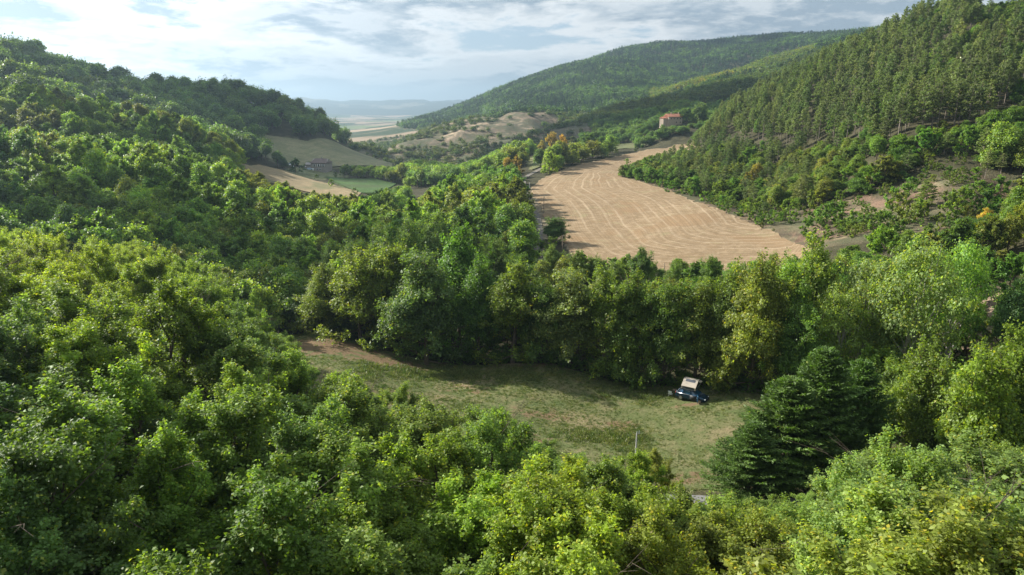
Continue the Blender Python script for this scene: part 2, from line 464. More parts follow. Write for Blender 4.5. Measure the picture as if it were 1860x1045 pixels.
def leaf_quads(cen, nrm, axis, L, Wd, g):
    """folded rhombic leaves: 4 vertices each"""
    nrm = unit(nrm)
    axis = unit(axis - nrm * np.sum(axis * nrm, 1, keepdims=True))
    side = np.cross(nrm, axis)
    L = L[:, None]; Wd = Wd[:, None]
    a = cen - axis * L * 0.5
    b = cen + side * Wd * 0.5 + nrm * Wd * 0.13 - axis * L * 0.04
    c = cen + axis * L * 0.5 - nrm * L * 0.10
    d = cen - side * Wd * 0.5 + nrm * Wd * 0.13 - axis * L * 0.04
    v = np.stack([a, b, c, d], 1).reshape(-1, 3)
    f = np.arange(len(cen) * 4, dtype=np.int32).reshape(-1, 4)
    return v, f

def crown_mesh(name, parts, mats):
    """parts: list of (verts, quads, mat index, shade rgb per face or None)"""
    V = []; F = []; MI = []; S = []; n = 0
    for v, f, mi, sh in parts:
        V.append(v); F.append(f + n); n += len(v); MI.append(np.full(len(f), mi, np.int32))
        S.append(sh if sh is not None else np.ones((len(f), 3)))
    V = np.concatenate(V); F = np.concatenate(F); MI = np.concatenate(MI); S = np.concatenate(S)
    o = mesh_obj(name, V, F, mats, MI, link=False)
    at_ = o.data.attributes.new('shade', 'FLOAT_COLOR', 'FACE')
    c = np.ones((len(F), 4), np.float32); c[:, :3] = S
    at_.data.foreach_set('color', c.ravel())
    return o.data

def shades(nf, g, base=1.0, spread=0.22, yellow=0.06, clump=None):
    b = np.clip(g.normal(base, spread, nf), 0.45, 1.8)
    if clump is not None: b = b * clump
    s = np.stack([b, b, b], 1)
    y = g.random(nf) < yellow
    s[y] *= np.array([1.9, 1.35, 0.8])
    return s

def broadleaf(seed, H=10.0, Rr=3.8, nleaf=8000, L=0.2, W=0.13, nb=40, cbase=0.25, blob=0.30, lumpy=1.0, mats=None, tw=6, openness=0.0, stems=1, peaky=0.0, leaders=0):
    g = np.random.default_rng(seed)
    zb = H * cbase; zc = (H + zb) / 2; rz = (H - zb) / 2
    # blobs on and in an egg-shaped envelope with an uneven outline
    bl = []
    ph = g.random(4) * 6.28
    tries = 0
    subs = []
    for q in range(leaders):
        a = q * 6.28 / leaders + g.normal() * .4; rr_ = Rr * g.uniform(.28, .62) if q else 0.0
        sr = Rr * g.uniform(.42, .66); top = H * (g.uniform(.62, .97) if q else 1.0); bot = max(zb, top - H * g.uniform(.5, .85))
        subs.append((math.cos(a) * rr_, math.sin(a) * rr_, (top + bot) / 2, sr, (top - bot) / 2))
    while leaders and len(bl) < nb and tries < 6000:
        tries += 1
        sx, sy, sz_, sr, sh = subs[tries % leaders]
        d = g.normal(size=3); d /= np.linalg.norm(d)
        if d[2] < -0.8: continue
        rb = Rr * blob * g.uniform(0.45, 1.2) * (1 - 0.3 * max(0, d[2]))
        k = g.uniform(0.45, 1.08) ** 0.7
        p = np.array([sx + d[0] * (sr - rb * .6) * k, sy + d[1] * (sr - rb * .6) * k, sz_ + d[2] * (sh - rb * .6) * k])
        if any(np.linalg.norm(p - q[:3]) < 0.42 * (rb + q[3]) for q in bl): continue
        bl.append((*p, rb, g.uniform(0.8, 1.22)))
    while len(bl) < nb and tries < 4000:
        tries += 1
        d = g.normal(size=3); d /= np.linalg.norm(d)
        if d[2] < -0.75: continue
        az = math.atan2(d[1], d[0])
        out = 1 + lumpy * (0.13 * math.sin(2 * az + ph[0]) + 0.10 * math.sin(3 * az + ph[1] + d[2] * 2) + 0.07 * math.sin(5 * az + ph[2]))
        rb = Rr * blob * g.uniform(0.65, 1.25) * (1 - 0.25 * max(0, d[2]) * (1 + peaky))
        k = g.uniform(0.5, 1.0) ** 0.6
        fr = (1 - peaky * 0.45 * max(0, d[2])) 
        p = np.array([d[0] * (Rr * out * fr - rb * 0.9) * k, d[1] * (Rr * out * fr - rb * 0.9) * k, zc + d[2] * (rz - rb * 0.75) * k * (1 + 0.1 * g.normal())])
        if any(np.linalg.norm((p - q[:3]) / np.array([1, 1, .9])) < 0.55 * (rb + q[3]) * 0.9 for q in bl): continue
        bl.append((*p, rb, g.uniform(0.85, 1.18)))
    bl = np.array(bl)
    # twigs -> leaves
    nt2 = nleaf // tw
    pr = bl[:, 3] ** 2; pr = pr / pr.sum()
    bi = g.choice(len(bl), nt2, p=pr)
    d = unit(g.normal(size=(nt2, 3)))
    d[:, 2] = np.where(d[:, 2] < -0.3, -d[:, 2] * 0.6, d[:, 2]); d = unit(d)
    rad = bl[bi, 3] * (0.62 + 0.42 * g.random(nt2) ** 0.7)
    rad *= 1 + 0.22 * np.sin(d[:, 0] * 7 + bi) * np.sin(d[:, 1] * 7 + bi * 2)
    c = bl[bi, :3] + d * rad[:, None] * np.array([1, 1, 0.85])
    # thin out what lies deep inside other blobs
    deep = np.zeros(nt2, bool)
    for q in bl:
        deep |= np.linalg.norm(c - q[:3], axis=1) < q[3] * 0.55
    keep = ~deep | (g.random(nt2) < 0.15)
    if openness: keep &= g.random(nt2) > openness * (0.5 + 0.5 * np.sin(c[:, 0] * 2.1 + c[:, 2] * 1.7))
    c = c[keep]; d = d[keep]; bi = bi[keep]
    cc = np.repeat(c, tw, 0); dd = np.repeat(d, tw, 0); bb = np.repeat(bi, tw)
    m = len(cc)
    cen = cc + g.normal(size=(m, 3)) * L * 0.85 + dd * (g.random((m, 1)) * L)
    nrm = unit(dd * 0.75 + np.array([0, 0, 0.65]) + g.normal(size=(m, 3)) * 0.55)
    ax = unit(g.normal(size=(m, 3)) + dd * 0.8 + np.array([0, 0, -0.2]))
    sz = g.uniform(0.65, 1.3, m)
    v, f = leaf_quads(cen, nrm, ax, L * sz, W * sz, g)
    parts = [(v, f, 0, shades(m, g, clump=bl[bb, 4]))]
    # trunk and limbs
    w = Wood()
    r0 = 0.022 * H
    for st in range(stems):
        lean = g.normal(size=2) * (0.03 * H if stems == 1 else 0.12 * H)
        b0 = np.zeros(2) if stems == 1 else g.normal(size=2) * 0.35
        pts = [(b0[0], b0[1], -0.6), (b0[0] + lean[0] * .1, b0[1] + lean[1] * .1, H * 0.15), (b0[0] + lean[0] * .6, b0[1] + lean[1] * .6, H * 0.45), (b0[0] + lean[0], b0[1] + lean[1], H * 0.8)]
        rs = r0 if stems == 1 else r0 * 0.55
        w.add(pts, [rs * 1.3, rs, rs * 0.6, rs * 0.15], 7)
        sel = g.choice(len(bl), min(len(bl), 14 if stems == 1 else 6), replace=False)
        for q in bl[sel]:
            zs = min(q[2] * g.uniform(0.35, 0.7), H * 0.6)
            t = zs / (H * 0.8); s0 = np.array([b0[0] + lean[0] * t, b0[1] + lean[1] * t, zs])
            mid = s0 * 0.5 + q[:3] * 0.5 + np.array([0, 0, 0.06 * H]) * g.uniform(-.3, 1)
            w.add([s0, mid, q[:3], q[:3] + (q[:3] - mid) * 0.35], [rs * 0.42, rs * 0.28, rs * 0.14, rs * 0.05], 5)
    wv, wf = w.get()
    return parts, [(wv, wf, 0, None)]

def branchy(seed, H=10.0, Rr=3.8, L=0.19, W=0.125, n1=12, n2=7, n3=6, nl=22, zlow=0.12, up=0.55, flat=0.0, sparse=0.0, dead=3, lean=0.04, wob=0.22, fill=1.0):
    """crown grown branch by branch: trunk, limbs, boughs, twigs, leaves along the twigs"""
    g = np.random.default_rng(seed)
    w = Wood()
    ln = g.normal(size=2) * lean * H
    ax = lambda z: np.array([ln[0] * (z / H), ln[1] * (z / H), z])
    r0 = 0.018 * H
    w.add([(0, 0, -.6), ax(H * .2), ax(H * .5), ax(H * .88)], [r0 * 1.3, r0, r0 * .6, r0 * .12], 7)
    S3 = []; D3 = []; L3 = []; T3 = []
    ph = g.random(3) * 6.28
    def side_dir(d, ang, a):
        d = d / np.linalg.norm(d); r_ = np.cross(d, [0, 0, 1.0]); r_ /= np.linalg.norm(r_) + 1e-6; q = np.cross(r_, d)
        return d * math.cos(ang) + (r_ * math.cos(a) + q * math.sin(a)) * math.sin(ang)
    for i in range(n1):
        t = (i + g.uniform(.1, .9)) / n1
        z0 = H * (zlow + (0.80 - zlow) * t)
        a = i * 2.4 + g.normal() * .35
        out = 1 + .16 * math.sin(2 * a + ph[0]) + .12 * math.sin(3 * a + ph[1])
        el = R(8 + 62 * t ** 1.3 + g.normal() * 9) + up * .15
        prof = math.sqrt(max(.05, 1 - ((t - .36) / .78) ** 2))
        l1 = max(Rr * .35, Rr * 1.05 * out * prof * g.uniform(.78, 1.15))
        if t > .7: l1 = min(l1, (H * g.uniform(.93, 1.06) - z0) / max(.3, math.sin(el)))
        d1 = np.array([math.cos(a) * math.cos(el), math.sin(a) * math.cos(el), math.sin(el)])
        p0 = ax(z0); p1 = p0 + d1 * l1 * .55 + g.normal(size=3) * .05 * l1; p2 = p0 + d1 * l1 + np.array([0, 0, .12 * l1]) * (1 - t)
        w.add([p0, p1, p2], [r0 * .42, r0 * .26, r0 * .07], 5)
        tb_ = g.uniform(.82, 1.2)
        for j in range(n2):
            s_ = .22 + .82 * (j + g.random()) / n2
            q0 = p0 + (p1 - p0) * min(1, s_ / .55) if s_ < .55 else p1 + (p2 - p1) * min(1, (s_ - .55) / .45)
            d2 = side_dir(d1, R(g.uniform(25, 68)), g.random() * 6.28) + np.array([0, 0, .28])
            d2 /= np.linalg.norm(d2)
            l2 = Rr * .36 * g.uniform(.6, 1.25) * (1.15 - .4 * s_)
            q1 = q0 + d2 * l2
            w.add([q0, q0 + d2 * l2 * .5 + g.normal(size=3) * .04, q1], [r0 * .15, r0 * .10, r0 * .03], 4)
            if g.random() < sparse: continue
            tc_ = tb_ * g.uniform(.85, 1.15)
            for k in range(n3):
                u_ = .15 + .85 * (k + g.random()) / n3
                d3 = side_dir(d2, R(g.uniform(20, 75)), g.random() * 6.28) + np.array([0, 0, .18]); d3 /= np.linalg.norm(d3)
                S3.append(q0 + (q1 - q0) * u_); D3.append(d3); L3.append(Rr * .17 * g.uniform(.6, 1.35)); T3.append(tc_)
    for k in range(dead):
        z = H * g.uniform(.4, .9); a = g.random() * 6.28; e = np.array([math.cos(a), math.sin(a), g.uniform(.3, 1.2)]); e /= np.linalg.norm(e)
        l = Rr * g.uniform(.75, 1.05); p = ax(z)
        w.add([p, p + e * l * .6, p + e * l + g.normal(size=3) * .15], [.035, .02, .006], 4)
        for _ in range(4):
            b = p + e * l * g.uniform(.5, 1); w.add([b, b + (e + g.normal(size=3) * .6) * l * .25], [.012, .004], 3)
    S3 = np.array(S3); D3 = np.array(D3); L3 = np.array(L3); T3 = np.array(T3)
    m = len(S3) * nl
    ss = np.repeat(S3, nl, 0); dd = np.repeat(D3, nl, 0); ll = np.repeat(L3, nl); tt = np.repeat(T3, nl)
    f_ = g.random(m) ** .75
    cen = ss + dd * (f_ * ll)[:, None] + g.normal(size=(m, 3)) * (wob * Rr / 3.8 * .62) * fill
    axl = unit(dd + g.normal(size=(m, 3)) * .8 + np.array([0, 0, -.15]))
    outw = unit(cen - np.array([0, 0, H * .42]))
    nrm = unit(outw * .55 + np.array([0, 0, .7]) + g.normal(size=(m, 3)) * .6)
    sz = g.uniform(.6, 1.3, m)
    v, f = leaf_quads(cen, nrm, axl, L * sz, W * sz, g)
    wv, wf = w.get()
    return [(v, f, 0, shades(m, g, clump=tt))], [(wv, wf, 0, None)]

def pine(seed, H=14.0, nwh=15, tuft=0.55, per=9, bare=0.42, spread=0.17, full=1.0):
    g = np.random.default_rng(seed)
    w = Wood()
    lean = g.normal(size=2) * 0.015 * H
    ax_ = lambda z: np.array([lean[0] * (z / H) ** 1.5, lean[1] * (z / H) ** 1.5, z])
    zz = np.linspace(-0.5, H, 6)
    w.add([ax_(max(z, 0)) if z > 0 else np.array([0, 0, z]) for z in zz], [0.0125 * H * (1 - 0.88 * max(z, 0) / H) for z in zz], 6)
    C_ = []; D_ = []
    for i in range(nwh):
        t = i / (nwh - 1); z = H * (bare + (0.985 - bare) * t)
        ln = (H * spread * full * (1.0 - t) ** 0.5 * (0.55 + 0.45 * min(1, (t + 0.12) * 4)) + 0.2) * g.uniform(.7, 1.25)
        nbch = g.integers(4, 7) if t < 0.9 else 3
        a0 = g.random() * 6.28
        for k in range(nbch):
            if g.random() < 0.22: continue
            a = a0 + k * 6.28 / nbch + g.normal() * 0.2
            l = ln * g.uniform(0.65, 1.15)
            up = g.uniform(0.0, 0.30) + 0.5 * t
            e = np.array([math.cos(a), math.sin(a), up]); e /= np.linalg.norm(e)
            s0 = ax_(z); p1 = s0 + e * l * .6; p2 = s0 + e * l + np.array([0, 0, 0.12 * l])
            w.add([s0, p1, p2], [0.05 * (1 - t) + .02, 0.035 * (1 - t) + .012, 0.01], 4)
            m = max(3, int(per * l / 1.6))
            for q in range(m):
                s = 0.35 + 0.65 * (q + g.random()) / m
                pp = s0 + (p2 - s0) * s + g.normal(size=3) * np.array([.26, .26, .10]) * (0.4 + l * 0.18)
                C_.append(pp); D_.append(e + np.array([0, 0, 0.5]))
    # dead branches below the crown
    for k in range(7):
        z = H * g.uniform(0.15, bare); a = g.random() * 6.28; l = g.uniform(0.5, 1.4)
        w.add([ax_(z), ax_(z) + np.array([math.cos(a) * l, math.sin(a) * l, g.uniform(-.2, .2)])], [0.03, 0.01], 3)
    C_ = np.array(C_); D_ = np.array(D_)
    k = 6
    cc = np.repeat(C_, k, 0); dd = np.repeat(D_, k, 0); m = len(cc)
    ax = unit(dd * 0.6 + g.normal(size=(m, 3)) * 0.75)
    cen = cc + ax * tuft * 0.38
    nrm = unit(g.normal(size=(m, 3)) + np.array([0, 0, 0.9]))
    sz = g.uniform(0.7, 1.25, m)
    v, f = leaf_quads(cen, nrm, ax, tuft * sz, tuft * 0.30 * sz, g)
    cl = np.repeat(g.uniform(0.8, 1.2, len(C_)), k)
    wv, wf = w.get()
    return [(v, f, 0, shades(m, g, spread=0.15, yellow=0.02, clump=cl))], [(wv, wf, 0, None)]

def cypress(seed, H=14.0, Rr=5.0, nbr=330):
    """dense conifer with long flat plumes that sweep outward"""
    g = np.random.default_rng(seed)
    w = Wood()
    w.add([(0, 0, -0.5), (0, 0, H * .5), (0, 0, H * .97)], [0.26, 0.16, 0.03], 7)
    C_ = []; A_ = []; N_ = []; SH = []
    for i in range(nbr):
        t = (i + g.random()) / nbr
        z = H * (0.03 + 0.93 * t)
        ln = Rr * (1 - t) ** 0.74 * g.uniform(0.55, 1.22) * (0.75 + 0.25 * min(1, t * 6)) * (1 + .18 * math.sin(i * 2.399 * 2 + t * 5)) + 0.5
        a = i * 2.399 + g.normal() * 0.3
        rise = g.uniform(0.15, 0.75) + 0.6 * t
        e = np.array([math.cos(a), math.sin(a), rise]); e /= np.linalg.norm(e)
        s = np.array([-math.sin(a), math.cos(a), 0])
        nseg = max(7, int(ln / 0.22))
        q = np.linspace(0.3, 1.0, nseg)
        ctr = np.array([0, 0, z]) + e * (q * ln)[:, None] + np.array([0, 0, 1]) * ((q - .5) ** 2 * -0.6)[:, None]
        if i % 3 == 0:
            w.add([(0, 0, z), tuple(ctr[nseg // 2]), tuple(ctr[-1])], [0.05, 0.03, 0.01], 4)
        shb = g.uniform(0.75, 1.25)
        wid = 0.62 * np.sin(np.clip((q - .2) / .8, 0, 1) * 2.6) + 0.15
        for sd in (-1, 1):
            for rep in range(3):
                u_ = g.random(nseg)
                cc = ctr + s * sd * (wid * u_ * 0.9)[:, None] + g.normal(size=(nseg, 3)) * 0.06
                dirn = e * 0.75 + s * sd * 0.55 + np.array([0, 0, 0.05])
                C_.append(cc); A_.append(np.repeat(dirn[None], nseg, 0) + g.normal(size=(nseg, 3)) * 0.18)
                up = np.cross(s, e); up = up if up[2] > 0 else -up
                N_.append(np.repeat(up[None], nseg, 0) + g.normal(size=(nseg, 3)) * 0.65)
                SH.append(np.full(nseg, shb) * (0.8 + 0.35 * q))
    C_ = np.concatenate(C_); A_ = np.concatenate(A_); N_ = np.concatenate(N_); SH = np.concatenate(SH)
    m = len(C_); sz = g.uniform(0.7, 1.3, m)
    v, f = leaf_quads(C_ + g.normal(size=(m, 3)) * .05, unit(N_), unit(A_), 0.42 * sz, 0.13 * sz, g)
    wv, wf = w.get()
    return [(v, f, 0, shades(m, g, spread=0.12, yellow=0.02, clump=SH))], [(wv, wf, 0, None)]

class Proto:
    def __init__(s, name, H, R_, crown, trunk, mats, joined=True, parts=False):
        s.name = name; s.H = H; s.R = R_
        s.crown = crown_mesh(name + '_crown', crown, (mats[0],)) if parts else None
        s.trunk = crown_mesh(name + '_trunk', trunk, (mats[1],)) if parts else None
        s.whole = None
        if joined:
            tr = [(v, f, 1, None) for v, f, _, _ in trunk]
            s.whole = crown_mesh(name, crown + tr, mats)

BL = (M_LEAF, M_BARK)
BLN = (M_LEAFNEAR, M_BARK)
def mk(name, H, R_, gen, mats, joined=True, parts=False):
    c, t = gen
    return Proto(name, H, R_, c, t, mats, joined, parts)
P_NEAR = [mk('near%d' % i, 10, 3.7, branchy(100 + i, 10, 3.7, L=.162, W=.108, n1=[15, 13, 17, 14, 15, 16][i], n2=8, n3=7, nl=[62, 60, 54, 66, 52, 60][i], up=[.4, .8, .2, 1.0, .5, .3][i], sparse=[.05, .16, .05, .12, .2, .08][i]), BLN, False, True) for i in range(6)]
def both(a, b):
    return a[0] + b[0], a[1]
P_LINE = [mk('line%d' % i, 15, 5.6, both(branchy(200 + i, 15, 5.6, L=.32, W=.22, n1=[18, 20, 17, 19, 20][i], n2=8, n3=6, nl=12, zlow=.02, up=[.3, .1, .6, .4, 0][i], sparse=.06, dead=2),
          broadleaf(230 + i, 14.6, 5.5, 36000, .30, .205, nb=[90, 105, 80, 95, 85][i], cbase=-.03, blob=.22, leaders=[2, 4, 1, 3, 5][i], tw=7)), BL, False, True) for i in range(5)]
P_MID = [mk('mid%d' % i, 10, 4.2, branchy(300 + i, 10, 4.2, L=.40, W=.28, n1=[14, 16, 12, 15, 13, 14][i], n2=6, n3=5, nl=[26, 24, 29, 24, 28, 26][i], zlow=.0, up=[.3, .6, .1, .8, .4, .2][i], sparse=.06, dead=1) if i in (1, 4) else broadleaf(300 + i, 10, 4.2, 12000, 0.37, 0.26, nb=64, cbase=0.02, blob=0.22, lumpy=1.2, leaders=[2, 5, 4, 1, 3, 3][i], tw=6), BL, True, True) for i in range(6)]
P_FAR = [mk('far%d' % i, 10, 4.4, broadleaf(400 + i, 10, 4.4, 3400, 0.58, 0.42, nb=40, cbase=0.04, blob=0.24, tw=5, leaders=[4, 5, 1, 6][i]), BL) for i in range(4)]
P_VFAR = [mk('vfar%d' % i, 10, 4.6, broadleaf(500 + i, 10, 4.6, 260, 2.0, 1.5, nb=12, cbase=0.05, blob=0.42, tw=2), BL) for i in range(3)]
P_PINE = [mk('pine%d' % i, 14, 2.6, pine(600 + i, 14, nwh=[13, 15, 11, 16, 12, 14][i], bare=[.42, .35, .5, .22, .55, .3][i], full=[1, 1.1, 1.0, 1.15, .9, 1.05][i], per=11), (M_NEEDLE, M_PINEBARK), True, True) for i in range(6)]
P_VPINE = [mk('vpine%d' % i, 12, 2.4, pine(650 + i, 12, nwh=6, tuft=1.5, per=1.4, bare=.15, full=1.1), (M_NEEDLE, M_PINEBARK)) for i in range(2)]
P_CYP = [mk('cyp%d' % i, 14, 5.0, cypress(700 + i, 14, [5.0, 5.6][i], 430), (M_NEEDLE, M_BARK), False, True) for i in range(2)]
P_POP = [mk('pop%d' % i, 14, 5.0, broadleaf(800 + i, 14, 5.0, 21000, 0.26, 0.19, nb=70, cbase=0.22, blob=0.24, openness=0.55, stems=4, lumpy=1.4), (M_LEAFNEAR, M_PALEBARK), False, True) for i in range(2)]
P_SHRUB = [mk('shrub%d' % i, 3, 1.7, branchy(900 + i, 3, 1.7, L=.24, W=.16, n1=9, n2=4, n3=4, nl=16, zlow=-.08, up=.3, dead=0, wob=.3), BL) for i in range(4)]

# ------------------------------------------------------------------ ground sheet
PX, PY, PZ = tverts[:-1, 0], tverts[:-1, 1], tverts[:-1, 2]
tu, tv, td = proj(PX, PY, PZ)
gcol = np.tile(np.array([[0.050, 0.046, 0.024]]), (len(PX), 1))     # dark litter under the woods
def setc(mask, col):
    gcol[mask] = col
rad = np.hypot(PX, PY)
nzA = fbm(PX / 25, PY / 25, 21); nzB = fbm(PX / 7, PY / 7, 31); nzC = fbm(PX / 120, PY / 120, 41)
front = PY > 0
# brushy ridge and stubble hills
brush = front & (PY > 620) & (PY < 1150) & (tu > 860)
setc(brush, (0.085, 0.075, 0.045))
STUB = front & (PY > 700) & (PY < 1420) & (tu > 630) & (tu < 1015 + (1050 - PY) * 0.2)
setc(STUB, (0.20, 0.15, 0.10))
setc(STUB & (nzA + nzC * .6 > 0.0), (0.13, 0.105, 0.07))
setc(STUB & (nzA * .6 + nzC > 0.25), (0.07, 0.075, 0.04))
setc(STUB & (np.abs(fbm(PX / 160, PY / 90, 44)) < 0.05), (0.33, 0.25, 0.17))
plain = front & (PY > 1500) & (PZ < -18) | (front & (PY > 4200))
plain |= front & (PY > 1300) & (tu < 760) & (PZ < -10)
setc(plain, (0.30, 0.25, 0.15))
for poly, col in ((SLOPE, (0.20, 0.195, 0.105)), (HAY, (0.36, 0.27, 0.15)), (GREENF, (0.10, 0.16, 0.045)), (FARM, (0.17, 0.17, 0.075)), (YARD, (0.16, 0.17, 0.08)),
                  (BARE, (0.15, 0.098, 0.066)), (PATCH, (0.26, 0.19, 0.135)), (TRACKSIDE, (0.19, 0.155, 0.10)), (FIELD, (0.40, 0.30, 0.19)), (MEADOW, (0.14, 0.14, 0.06))):
    setc(inpoly(PX, PY, poly), col)
fh = front & (rad > 6200)
setc(fh, (0.035, 0.05, 0.038))
plain &= ~fh
nf = fbm(PX / 420, PY / 900, 71, 4)
setc(fh & (nf > 0.25), (0.13, 0.125, 0.09))
bm_ = inpoly(PX, PY, BARE)
setc(bm_ & (nzB > 0.12), (0.10, 0.072, 0.05))
setc(bm_ & (nzB < -0.25), (0.165, 0.135, 0.08))

def ground_material():
    m, nt = newmat('ground_soil'); L = nt.links.new
    out = mknode(nt, 'ShaderNodeOutputMaterial'); p = mknode(nt, 'ShaderNodeBsdfPrincipled')
    p.inputs['Roughness'].default_value = 0.95; p.inputs['Specular IOR Level'].default_value = 0.1
    L(p.outputs[0], out.inputs[0])
    g = mknode(nt, 'ShaderNodeNewGeometry')
    a = mknode(nt, 'ShaderNodeAttribute', attribute_name='gcol'); far = mknode(nt, 'ShaderNodeAttribute', attribute_name='far')
    def noise(s, d=6, dist=0.0):
        n_ = mknode(nt, 'ShaderNodeTexNoise'); n_.inputs['Scale'].default_value = s; n_.inputs['Detail'].default_value = d; n_.inputs['Distortion'].default_value = dist
        L(g.outputs['Position'], n_.inputs['Vector']); return n_
    n1 = noise(0.22, 8); n2 = noise(1.7, 6); n3 = noise(0.02, 4)
    def mr(s, a_, b_, c_, d_):
        q = mknode(nt, 'ShaderNodeMapRange'); q.inputs[1].default_value = a_; q.inputs[2].default_value = b_; q.inputs[3].default_value = c_; q.inputs[4].default_value = d_
        L(s, q.inputs[0]); return q.outputs[0]
    def mul(c_, f):
        q = mknode(nt, 'ShaderNodeMix', data_type='RGBA', blend_type='MULTIPLY'); q.inputs[0].default_value = 1; L(c_, q.inputs[6]); L(f, q.inputs[7]); return q.outputs[2]
    c = mul(a.outputs['Color'], mr(n1.outputs[0], 0.3, 0.7, 0.62, 1.4))
    c = mul(c, mr(n2.outputs[0], 0.3, 0.7, 0.75, 1.25))
    sc_ = mknode(nt, 'ShaderNodeAttribute', attribute_name='scrub')
    n5 = noise(0.045, 9, 0.8); n6 = noise(0.16, 7, 0.4)
    f5 = mknode(nt, 'ShaderNodeMath', operation='MULTIPLY'); L(sc_.outputs['Fac'], f5.inputs[0]); L(mr(n5.outputs[0], 0.44, 0.56, 0, 0.9), f5.inputs[1])
    q5 = mknode(nt, 'ShaderNodeMix', data_type='RGBA'); L(f5.outputs[0], q5.inputs[0]); L(c, q5.inputs[6]); q5.inputs[7].default_value = (0.075, 0.08, 0.042, 1)
    f6 = mknode(nt, 'ShaderNodeMath', operation='MULTIPLY'); L(sc_.outputs['Fac'], f6.inputs[0]); L(mr(n6.outputs[0], 0.50, 0.60, 0, 0.75), f6.inputs[1])
    q6 = mknode(nt, 'ShaderNodeMix', data_type='RGBA'); L(f6.outputs[0], q6.inputs[0]); L(q5.outputs[2], q6.inputs[6]); q6.inputs[7].default_value = (0.10, 0.085, 0.05, 1)
    c = q6.outputs[2]
    # farmland patchwork of the plain and the far hills
    mp = mknode(nt, 'ShaderNodeMapping'); mp.inputs['Scale'].default_value = (1 / 320, 1 / 700, 0); mp.inputs['Rotation'].default_value = (0, 0, 0.35)
    L(g.outputs['Position'], mp.inputs[0])
    vo = mknode(nt, 'ShaderNodeTexVoronoi'); vo.inputs['Scale'].default_value = 1; L(mp.outputs[0], vo.inputs['Vector'])
    cr = mknode(nt, 'ShaderNodeValToRGB'); cr.color_ramp.interpolation = 'CONSTANT'
    e = cr.color_ramp.elements; e[0].color = (0.31, 0.235, 0.16, 1); e[0].position = 0
    e[1].position = 0.34; e[1].color = (0.13, 0.16, 0.07, 1)
    for pos, col in ((0.50, (0.25, 0.19, 0.13, 1)), (0.66, (0.05, 0.075, 0.035, 1)), (0.8, (0.22, 0.19, 0.12, 1)), (0.92, (0.08, 0.10, 0.05, 1))):
        q = e.new(pos); q.color = col
    sp = mknode(nt, 'ShaderNodeSeparateColor'); L(vo.outputs['Color'], sp.inputs[0]); L(sp.outputs[0], cr.inputs[0])
    wd = mknode(nt, 'ShaderNodeMix', data_type='RGBA'); wd.inputs[7].default_value = (0.04, 0.06, 0.03, 1)
    n4 = noise(0.0035, 6, 0.6); L(mr(n4.outputs[0], 0.50, 0.56, 0, 1), wd.inputs[0]); L(cr.outputs[0], wd.inputs[6])
    mx = mknode(nt, 'ShaderNodeMix', data_type='RGBA'); L(far.outputs['Fac'], mx.inputs[0]); L(c, mx.inputs[6]); L(wd.outputs[2], mx.inputs[7])
    L(mx.outputs[2], p.inputs['Base Color'])
    bp = mknode(nt, 'ShaderNodeBump'); bp.inputs['Strength'].default_value = 0.8; bp.inputs['Distance'].default_value = 0.5
    L(n2.outputs[0], bp.inputs['Height']); L(bp.outputs[0], p.inputs['Normal'])
    return m
M_GROUND = ground_material()
ground = mesh_obj('ground', tverts[:-1], quads, (M_GROUND,), smooth=True)
tag(ground, 'rolling hill ground under the woods and fields', None, None, 'structure')
aa = ground.data.attributes.new('gcol', 'FLOAT_COLOR', 'POINT'); c4 = np.ones((len(PX), 4), np.float32); c4[:, :3] = gcol
aa.data.foreach_set('color', c4.ravel())
aa = ground.data.attributes.new('scrub', 'FLOAT', 'POINT'); aa.data.foreach_set('value', (STUB | bm_ | brush).astype(np.float32))
aa = ground.data.attributes.new('far', 'FLOAT', 'POINT'); aa.data.foreach_set('value', plain.astype(np.float32))

# ------------------------------------------------------------------ draped sheets (fields, road, track)
def resample(pts, k):
    p = np.array([q[:2] for q in pts], float)
    s = np.concatenate([[0], np.cumsum(np.hypot(*np.diff(p, axis=0).T))])
    t = np.linspace(0, s[-1], k)
    # smooth with Catmull-Rom like cubic through chord length
    out = np.stack([np.interp(t, s, p[:, 0]), np.interp(t, s, p[:, 1])], 1)
    for _ in range(max(2, k // 40)):
        out[1:-1] = out[1:-1] * 0.5 + (out[:-2] + out[2:]) * 0.25
    return out

